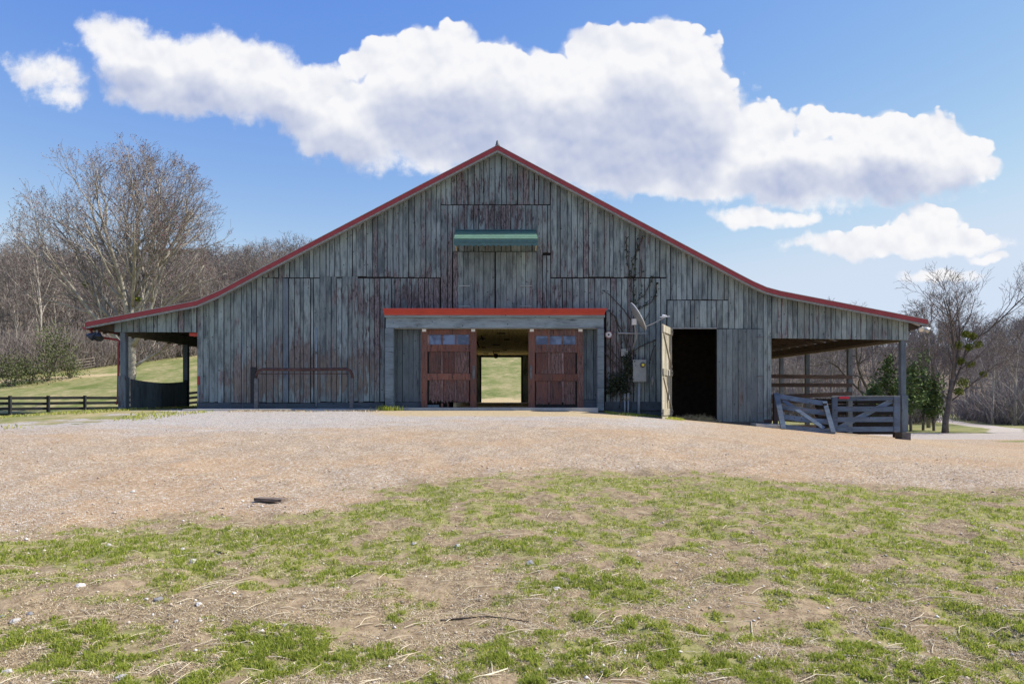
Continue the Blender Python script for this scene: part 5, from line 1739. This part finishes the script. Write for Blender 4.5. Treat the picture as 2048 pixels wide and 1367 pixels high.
custom_tree('bare_tree', 'thin upright bare tree behind the cedars near the right eave', 1857, yy2, [(0, 0, -.3), (0, 0, 2), (.05, 0, 4), (0, .05, 6.5)], [.13, .11, .09, .06],
            [((0, 0, 2.4), (.6, 0, .9), 2.5, .05), ((0, 0, 3.4), (-.6, .1, .9), 2.3, .05), ((.05, 0, 4.4), (.5, .2, .9), 2.5, .05), ((0, .05, 5.2), (-.4, 0, 1), 2.5, .045), ((0, .05, 6.2), (.1, 0, 1), 2.6, .05), ((0, .05, 6), (-.3, .2, 1), 2.2, .04)],
            5, (0, 6, 5, 4, 3), 'bark_wood', 'twig_grey', 402, rmin=.008)
custom_tree('bare_tree', 'gnarled dark bare tree seen beneath the right shed roof', 1738, 52, [(0, 0, -.3), (.1, 0, 1.2), (.05, 0, 2.6)], [.3, .24, .2],
            [((.1, 0, 1.4), (.9, 0, .5), 4.2, .12), ((.05, 0, 1.9), (-.9, .1, .6), 4.4, .12), ((.05, 0, 2.5), (.5, .2, .8), 4.6, .12), ((.05, 0, 2.5), (-.4, -.1, .9), 4.6, .12), ((.05, 0, 2.2), (1, .3, .25), 4.0, .1)],
            5, (0, 6, 5, 4, 3), 'bark_dark', 'twig_grey', 403, wander=.2, trop=.02, ang=(.5, .95))
custom_tree('bare_tree', 'bare tree at the right frame edge, its twig tips against the sky', 2140, 40, [(0, 0, -.4), (0, 0, 2), (-.1, 0, 4.5)], [.22, .18, .13],
            [((-.1, 0, 3.8), (-.75, 0, 1.1), 4.4, .07), ((-.1, 0, 4.4), (-.3, .1, 1), 4.4, .07), ((0, 0, 3), (-.9, .1, .8), 3.2, .05), ((-.1, 0, 4.4), (.4, .1, 1), 4.4, .07)],
            5, (0, 6, 5, 4, 3), 'bark_dark', 'twig_grey', 404)
for i, (px, y, s, k, lab) in enumerate([(1990, 56, .55, 1, 'grey tangled bare tree beside the curving track'), (1600, 56, .5, 3, 'bare tree seen between the shed posts at the left of the gap'), (1665, 60, .55, 2, 'pale bare tree seen between the two middle shed posts'),
                                        (2030, 54, .5, 4, 'bushy bare tree right of the curving track')]):
    plant(k, X(px, y), y, s, i * 1.7, lab, None)


# --- vines on the wall
t = thing('wall_vine', 'dark dormant ivy vine climbing the boards behind the satellite dish', 'vine', P(1245, 815, 23.9))
strands = [[(1258, 820), (1256, 790), (1252, 760), (1250, 720), (1256, 680), (1262, 640), (1268, 600), (1272, 575)],
           [(1252, 478), (1252.5, 500), (1254, 520), (1258, 542), (1262, 560), (1266, 590), (1264, 620)], [(1286, 474), (1278, 492), (1272, 505), (1266, 520), (1262, 545), (1262, 560)],
           [(1275, 476), (1273, 500), (1271, 528), (1272, 560)], [(1282, 520), (1282.5, 545), (1283, 570), (1282, 588)], [(1307, 553), (1300, 570), (1288, 589), (1276, 601), (1268, 612)],
           [(1313, 566), (1312, 585), (1304, 602), (1290, 610), (1276, 616)], [(1312, 678), (1300, 684), (1286, 690), (1270, 700), (1256, 715)], [(1212, 690), (1222, 700), (1236, 716), (1250, 728), (1262, 736)],
           [(1211, 705), (1225, 722), (1240, 738), (1256, 748)], [(1232, 640), (1238, 665), (1243, 690), (1250, 715)], [(1224, 690), (1226, 730), (1222, 770), (1226, 815)], [(1240, 815), (1241, 770), (1238, 730), (1242, 700)],
           [(1262, 640), (1240, 610), (1222, 590), (1205, 580)], [(1278, 650), (1290, 640), (1300, 620)], [(1218, 620), (1232, 640), (1246, 665), (1254, 700)], [(1300, 720), (1306, 700), (1310, 690)]]
stm = MB(); LC = []
rv = np.random.default_rng(9)
for k, st in enumerate(strands):
    pts = []
    for (a, b), (c_, d_) in zip(st[:-1], st[1:]):
        for f in np.linspace(0, 1, 4)[:-1]:
            pts.append(P(a + (c_ - a) * f + rv.normal(0, .9), b + (d_ - b) * f + rv.normal(0, .9), 23.93 - rv.uniform(0, .03)))
    pts.append(P(*st[-1], 23.93))
    stm.tube(pts, list(np.linspace(.020, .009, len(pts))), 5, False)
    dens = 5 if 1 <= k <= 6 else 2
    for q_ in pts:
        for _ in range(dens if rv.uniform() < (.75 if k <= 6 else .35) else 0):
            LC.append(np.array(q_) + rv.normal(0, .035, 3) * np.array([1, .3, 1]) + np.array([0, -.03, 0]))
stm.build('stem', M['vine'], t)
for (cx, cy, rx, ry, n) in ((1238, 765, 24, 20, 620), (1258, 735, 16, 26, 360), (1226, 780, 15, 14, 200), (1254, 712, 10, 14, 120), (1252, 780, 14, 12, 120)):
    for _ in range(n):
        a, b = rv.normal(0, .5, 2)
        LC.append(np.array(P(cx + a * rx, cy + b * ry, 23.92 - abs(rv.normal(0, .10)))))
LC = np.array(LC)
V_, F_ = leaf_cloud(LC - np.array(t.location), .055, rv, elong=1.2)
link('leaves', np_mesh('leaves', V_, F_, M['ivy']), t)['kind'] = 'stuff'


# ------------------------------------------------------------------ ground cover
def blades(name, X_, Y_, hgt, wid, lean, tone, mat, seed, zoff=0.0):
    rg = np.random.default_rng(seed)
    n = len(X_)
    z = gheight(X_, Y_) - .004 + zoff
    a = rg.uniform(0, 6.28, n); b = rg.uniform(0, 6.28, n)
    w = np.stack([np.cos(a), np.sin(a), np.zeros(n)], 1) * (wid * rg.uniform(.7, 1.3, n))[:, None] / 2
    d = np.stack([np.cos(b), np.sin(b), np.zeros(n)], 1) * (hgt * lean * rg.uniform(.2, 1.0, n))[:, None]
    base = np.stack([X_, Y_, z], 1)
    mid = base + d * .35; mid[:, 2] += hgt * .6
    tip = base + d; tip[:, 2] += hgt * rg.uniform(.75, 1.0, n)
    V = np.stack([base - w, base + w, mid + w * .75, mid - w * .75, tip], 1).reshape(-1, 3)
    i0 = (np.arange(n) * 5)[:, None]
    F = np.concatenate([i0 + np.array([[0, 1, 2]]), i0 + np.array([[0, 2, 3]]), i0 + np.array([[3, 2, 4]])], 0)
    me = np_mesh(name, V, F, M[mat], {'tone': np.repeat(tone, 5)})
    return tag(link(name, me), kind='stuff')


rg = np.random.default_rng(77)


def scatter(n, y0, y1, power=2.2, half=.80):
    """points on the ground in front, denser towards the viewer"""
    u = rg.uniform(0, 1, n)
    k = power - 1
    y = (y0 ** -k + u * (y1 ** -k - y0 ** -k)) ** (-1 / k)
    x = rg.uniform(-half, half, n) * y + rg.uniform(-.3, .3, n)
    return x, y


x, y = scatter(760000, 2.9, 11.2)
mk2 = masks(x, y)
pr_ = np.clip((mk2['green'] - .33) * 1.3, 0.025 * mk2['turf'], .95)
cl = fbm(x * 17, y * 17, 91, 2)
pr_ = pr_ * sst(.34, .62, cl)
s_ = rg.uniform(0, 1, len(x)) < pr_
x, y, g_ = x[s_], y[s_], mk2['green'][s_]
hgt = (.012 + .020 * np.clip(g_, 0, 1) ** 1.5) * rg.uniform(.5, 1.5, len(x))
tone = np.clip(.55 - .25 * (g_ - .6) + rg.normal(0, .2, len(x)), 0, 1)
tone[rg.uniform(0, 1, len(x)) < .06] = 1.0
blades('grass', x, y, hgt, .0045 + .0009 * y * .5, .9, tone, 'grass', 78)
print('grass blades', len(x))

x, y = scatter(540000, 2.9, 11.0)
mk2 = masks(x, y)
s_ = rg.uniform(0, 1, len(x)) < np.clip(mk2['turf'] * sst(.30, .56, fbm(x * 5, y * 5, 95, 3)) * 1.1 + mk2['straw'] * .5, 0, 1)
x, y = x[s_], y[s_]
blades('dead_grass', x, y, rg.uniform(.003, .016, len(x)), .0016 + .00035 * y, rg.uniform(2.0, 7.0, len(x)), np.clip(rg.normal(.5, .32, len(x)), 0, 1), 'thatch', 79, .003)

# loose straw stems
n = 600
x, y = scatter(n, 3.0, 10.0)
A = []; B = []
stm = MB()
for i in range(n):
    a = rg.normal(.25, .7); L = rg.uniform(.05, .22) * (1.5 if rg.uniform() < .1 else 1)
    x1, y1 = x[i] + math.cos(a) * L, y[i] + math.sin(a) * L
    xm, ym = (x[i] + x1) / 2 + rg.normal(0, L * .06), (y[i] + y1) / 2 + rg.normal(0, L * .06)
    r = rg.uniform(.0014, .0034)
    stm.tube([(x[i], y[i], gh(x[i], y[i]) + r + .004), (xm, ym, gh(xm, ym) + r + .012), (x1, y1, gh(x1, y1) + r + .005)], [r, r, r * .6], 4, False)
o = stm.build('loose_straw', attr_mat('straw_stem', [(0, (.55, .47, .33)), (1, (.55, .47, .33))], 'tone')); o['kind'] = 'stuff'


# gravel pebbles as real stones
def pebbles(name, x, y, size, tone, seed):
    rg = np.random.default_rng(seed)
    n = len(x)
    base = np.array([[1, 0, 0], [-1, 0, 0], [0, 1, 0], [0, -1, 0], [0, 0, 1], [0, 0, -.5]], float)
    fc = np.array([[0, 2, 4], [2, 1, 4], [1, 3, 4], [3, 0, 4], [2, 0, 5], [1, 2, 5], [3, 1, 5], [0, 3, 5]])
    V = base[None] * rg.uniform(.55, 1.3, (n, 6, 1)) * size[:, None, None]
    a = rg.uniform(0, 6.28, n); c_, s_ = np.cos(a), np.sin(a)
    xr_ = V[:, :, 0] * c_[:, None] - V[:, :, 1] * s_[:, None]; yr_ = V[:, :, 0] * s_[:, None] + V[:, :, 1] * c_[:, None]
    z = gheight(x, y)
    V = np.stack([xr_ + x[:, None], yr_ + y[:, None], V[:, :, 2] * .7 + z[:, None] + size[:, None] * .15], 2)
    F = (np.arange(n) * 6)[:, None, None] + fc[None]
    me = np_mesh(name, V.reshape(-1, 3), F.reshape(-1, 3), M['pebble'], {'tone': np.repeat(tone, 6)})
    return tag(link(name, me), kind='stuff')


x, y = scatter(60000, 5.4, 22.5, 1.8)
mk2 = masks(x, y)
s_ = rg.uniform(0, 1, len(x)) < mk2['gravel'] * .9
x, y = x[s_], y[s_]
pebbles('gravel', x, y, rg.uniform(.004, .010, len(x)) * (1 + (rg.uniform(0, 1, len(x)) < .02) * 1.6), np.clip(rg.normal(.5, .25, len(x)), 0, 1), 81)
x, y = scatter(1300, 2.9, 10.0, 2.0)
mk2 = masks(x, y); s_ = mk2['turf'] > .4
pebbles('gravel', x[s_], y[s_], rg.uniform(.006, .018, s_.sum()), np.clip(rg.normal(.6, .25, s_.sum()), 0, 1), 82)

# hay litter in the stall door and grass tufts along the wall
rgh = np.random.default_rng(83)
n = 3200
x = rgh.uniform(X(1345), X(1436), n); y = rgh.uniform(23.7, 25.3, n)
zf = np.where(y > 24.0, -.44, 0)
base = np.stack([x, y, np.where(y > 24.0, -.44, gheight(x, y))], 1)
base[:, 2] += .16 * np.exp(-(((x - X(1395)) / .55) ** 2 + ((y - 24.5) / .4) ** 2)) * rgh.uniform(0, 1, n)
dv = rgh.normal(0, 1, (n, 3)); dv[:, 2] = np.abs(dv[:, 2]) * .35; dv /= np.linalg.norm(dv, axis=1, keepdims=True)
V_, F_ = strip_mesh(base, base + dv * rgh.uniform(.06, .2, (n, 1)), np.full(n, .006), np.full(n, .004), rgh)
tag(link('hay_litter', np_mesh('hay_litter', V_, F_, M['hay'])), kind='stuff')


def tuft(px, d, n, spread, h, label, seed):
    r_ = np.random.default_rng(seed)
    x = X(px, d) + r_.normal(0, spread[0], n); y = d + r_.normal(0, spread[1], n)
    o = blades('grass_tuft', x, y, r_.uniform(.4, 1.2, n) * h, np.full(n, .018), .7, np.clip(r_.normal(.45, .25, n), 0, 1), 'grass', seed)
    if label:
        del o['kind']
        tag(o, label, 'grass tuft')
    return o


tuft(781, 23.2, 260, (.22, .12), .20, 'small bright green grass tuft at the foot of the left door frame post', 501)
rgt = np.random.default_rng(503)
n = 5200
x = rgt.uniform(X(1205), X(1350), n); y = 23.25 + rgt.normal(0, .30, n) - (x - 3.4) * .02
s_ = rgt.uniform(0, 1, n) < sst(.35, .6, fbm(x * 2.5, y * 2.5, 7, 3))
blades('grass', x[s_], y[s_], rgt.uniform(.03, .10, s_.sum()), np.full(s_.sum(), .018), .8, np.clip(rgt.normal(.65, .2, s_.sum()), 0, 1), 'grass', 504)
n = 42000
x = rgt.uniform(-24, -9.5, n); y = rgt.uniform(16.5, 36, n)
pp = sst(.42, .62, fbm(x * .5, y * .35, 17, 4)) * sst(-8.8, -12.0, x + (fbm(x, y, 19, 3) - .5) * 3)
s_ = rgt.uniform(0, 1, n) < pp
blades('grass', x[s_], y[s_], rgt.uniform(.03, .10, s_.sum()), np.full(s_.sum(), .03), .8, np.clip(rgt.normal(.78, .2, s_.sum()), 0, 1), 'grass', 505)


rgw = np.random.default_rng(511)
n = 3600
x = rgw.uniform(X(396), X(770), n); y = 23.0 - np.abs(rgw.normal(0, .35, n))
s_ = rgw.uniform(0, 1, n) < sst(.4, .62, fbm(x * 1.6, y * 2, 57, 3))
blades('dead_grass', x[s_], y[s_], rgw.uniform(.02, .07, s_.sum()), np.full(s_.sum(), .014), 1.4, np.clip(rgw.normal(.5, .3, s_.sum()), 0, 1), 'thatch', 512)

# loose things on the ground
def stone(px, py, w, label, mat, seed, flat=.6):
    (x, y) = ground_pt(px, py)
    r_ = np.random.default_rng(seed)
    s = w / F_PX * y / 2
    import bmesh
    bm = bmesh.new()
    bmesh.ops.create_icosphere(bm, subdivisions=2, radius=1.0)
    for v in bm.verts:
        n_ = mnoise.noise(v.co * 1.3 + Vector((seed * 3.1, 0, 0))) * .45
        v.co *= 1 + n_
        v.co.x *= s; v.co.y *= s * .8; v.co.z *= s * flat
    me = bpy.data.meshes.new('stone'); bm.to_mesh(me); bm.free()
    me.materials.append(M[mat])
    o = link('stone', me, None, (x, y, gh(x, y) + s * flat * .25))
    o.rotation_euler.z = r_.uniform(0, 6.28)
    tag(o, label, 'stone', 'loose stones in the worn grass')


for i, (px, py, w, lab, mt) in enumerate([
        (316, 1196, 20, 'blue-grey stone on bare dirt, largest of the dark ones', 'stonegrey'), (293, 1198, 10, 'small white stone beside the blue-grey stone', 'stone'), (397, 1211, 14, 'pale round stone right of the blue-grey stone', 'stone'),
        (30, 1240, 20, 'pale rounded stone near the left frame edge on dirt', 'stone'), (5, 1236, 12, 'small blue stone cut by the left frame edge', 'stonegrey'), (160, 1178, 18, 'flat white stone in the dry grass, upper left', 'stone'),
        (352, 1242, 12, 'small white stone below the round pale stone', 'stone'), (243, 1361, 22, 'flat pale stone at the bottom left frame edge', 'stone'), (14, 1336, 20, 'flat grey stone in the bottom left corner', 'stone'),
        (1060, 1126, 20, 'grey speckled stone on leaf litter at the middle', 'stonegrey'), (387, 1125, 18, 'flat pale stone in the left grass strip near the twigs', 'stone'), (217, 1091, 14, 'flat pale stone at the edge of left grass', 'stone'),
        (828, 1082, 12, 'small white stone, left one of two in the middle grass', 'stone'), (915, 1087, 14, 'small pale stone, right one of two in the middle grass', 'stone'), (365, 1034 + 60, 9, 'tiny pale stone in the left grass strip', 'stone'),
        (1113, 1180, 15, 'flat whitish stone left of the dense green patch', 'stone'), (60, 1228, 14, 'dark grey stone beside the pale rounded one', 'stonegrey'), (568, 1261, 12, 'small pale stone by the dark thin stick', 'stone'),
        (266, 982, 10, 'white stone lying on the gravel, left', 'stone'), (1990, 1066, 12, 'pale stone in the right hand grass', 'stone')]):
    stone(px, py, w, lab, mt, 600 + i)

# dark plank lying on the gravel
(x0, y0) = ground_pt(538, 1001)
t = MB()
a = Vector((x0 - .17, y0 + .10, gh(x0 - .17, y0 + .1) + .03)); b = Vector((x0 + .20, y0 - .06, gh(x0 + .2, y0 - .06) + .03))
t.beam(a, b, .12, .034)
o = t.build('plank', M['plank'], origin=(x0, y0, gh(x0, y0)))
tag(o, 'short dark weathered plank lying on the gravel', 'plank')


def stick(pts, r, name, label, mat, cat):
    w = [ground_pt(*q) for q in pts]
    m = MB()
    m.tube([(a, b, gh(a, b) + r * .9) for a, b in w], list(np.linspace(r, r * .5, len(w))), 6)
    c = w[len(w) // 2]
    tag(m.build(name, M[mat], origin=(c[0], c[1], gh(*c))), label, cat)


stick([(880, 1237), (925, 1238), (975, 1239), (1015, 1245), (1058, 1250)], .007, 'stick', 'long dark thin stick on bare dirt below the middle', 'stick', 'stick')
stick([(545, 1262), (575, 1259), (610, 1257), (645, 1252)], .005, 'stick', 'thin dark stick beside a pale stone at the left', 'stick', 'stick')
stick([(430, 1099), (440, 1106), (449, 1112)], .008, 'stick', 'short dark twig in the left grass strip', 'stick', 'stick')
M['straw1'] = simple('pale_straw', (0.62, 0.55, 0.38), .8, 0, .15, 20, 0)
stick([(556, 1356), (590, 1330), (625, 1313), (692, 1299)], .006, 'straw_stem', 'long pale dry stalk in the grass at bottom left', 'straw1', 'stalk')
stick([(1440, 1240), (1502, 1243), (1506, 1265), (1500, 1310)], .0035, 'straw_stem', 'bent pale dry stalk in the grass at bottom right', 'straw1', 'stalk')
stick([(968, 1364), (990, 1352), (1015, 1345)], .007, 'straw_stem', 'short thick pale stalk at the bottom middle', 'straw1', 'stalk')
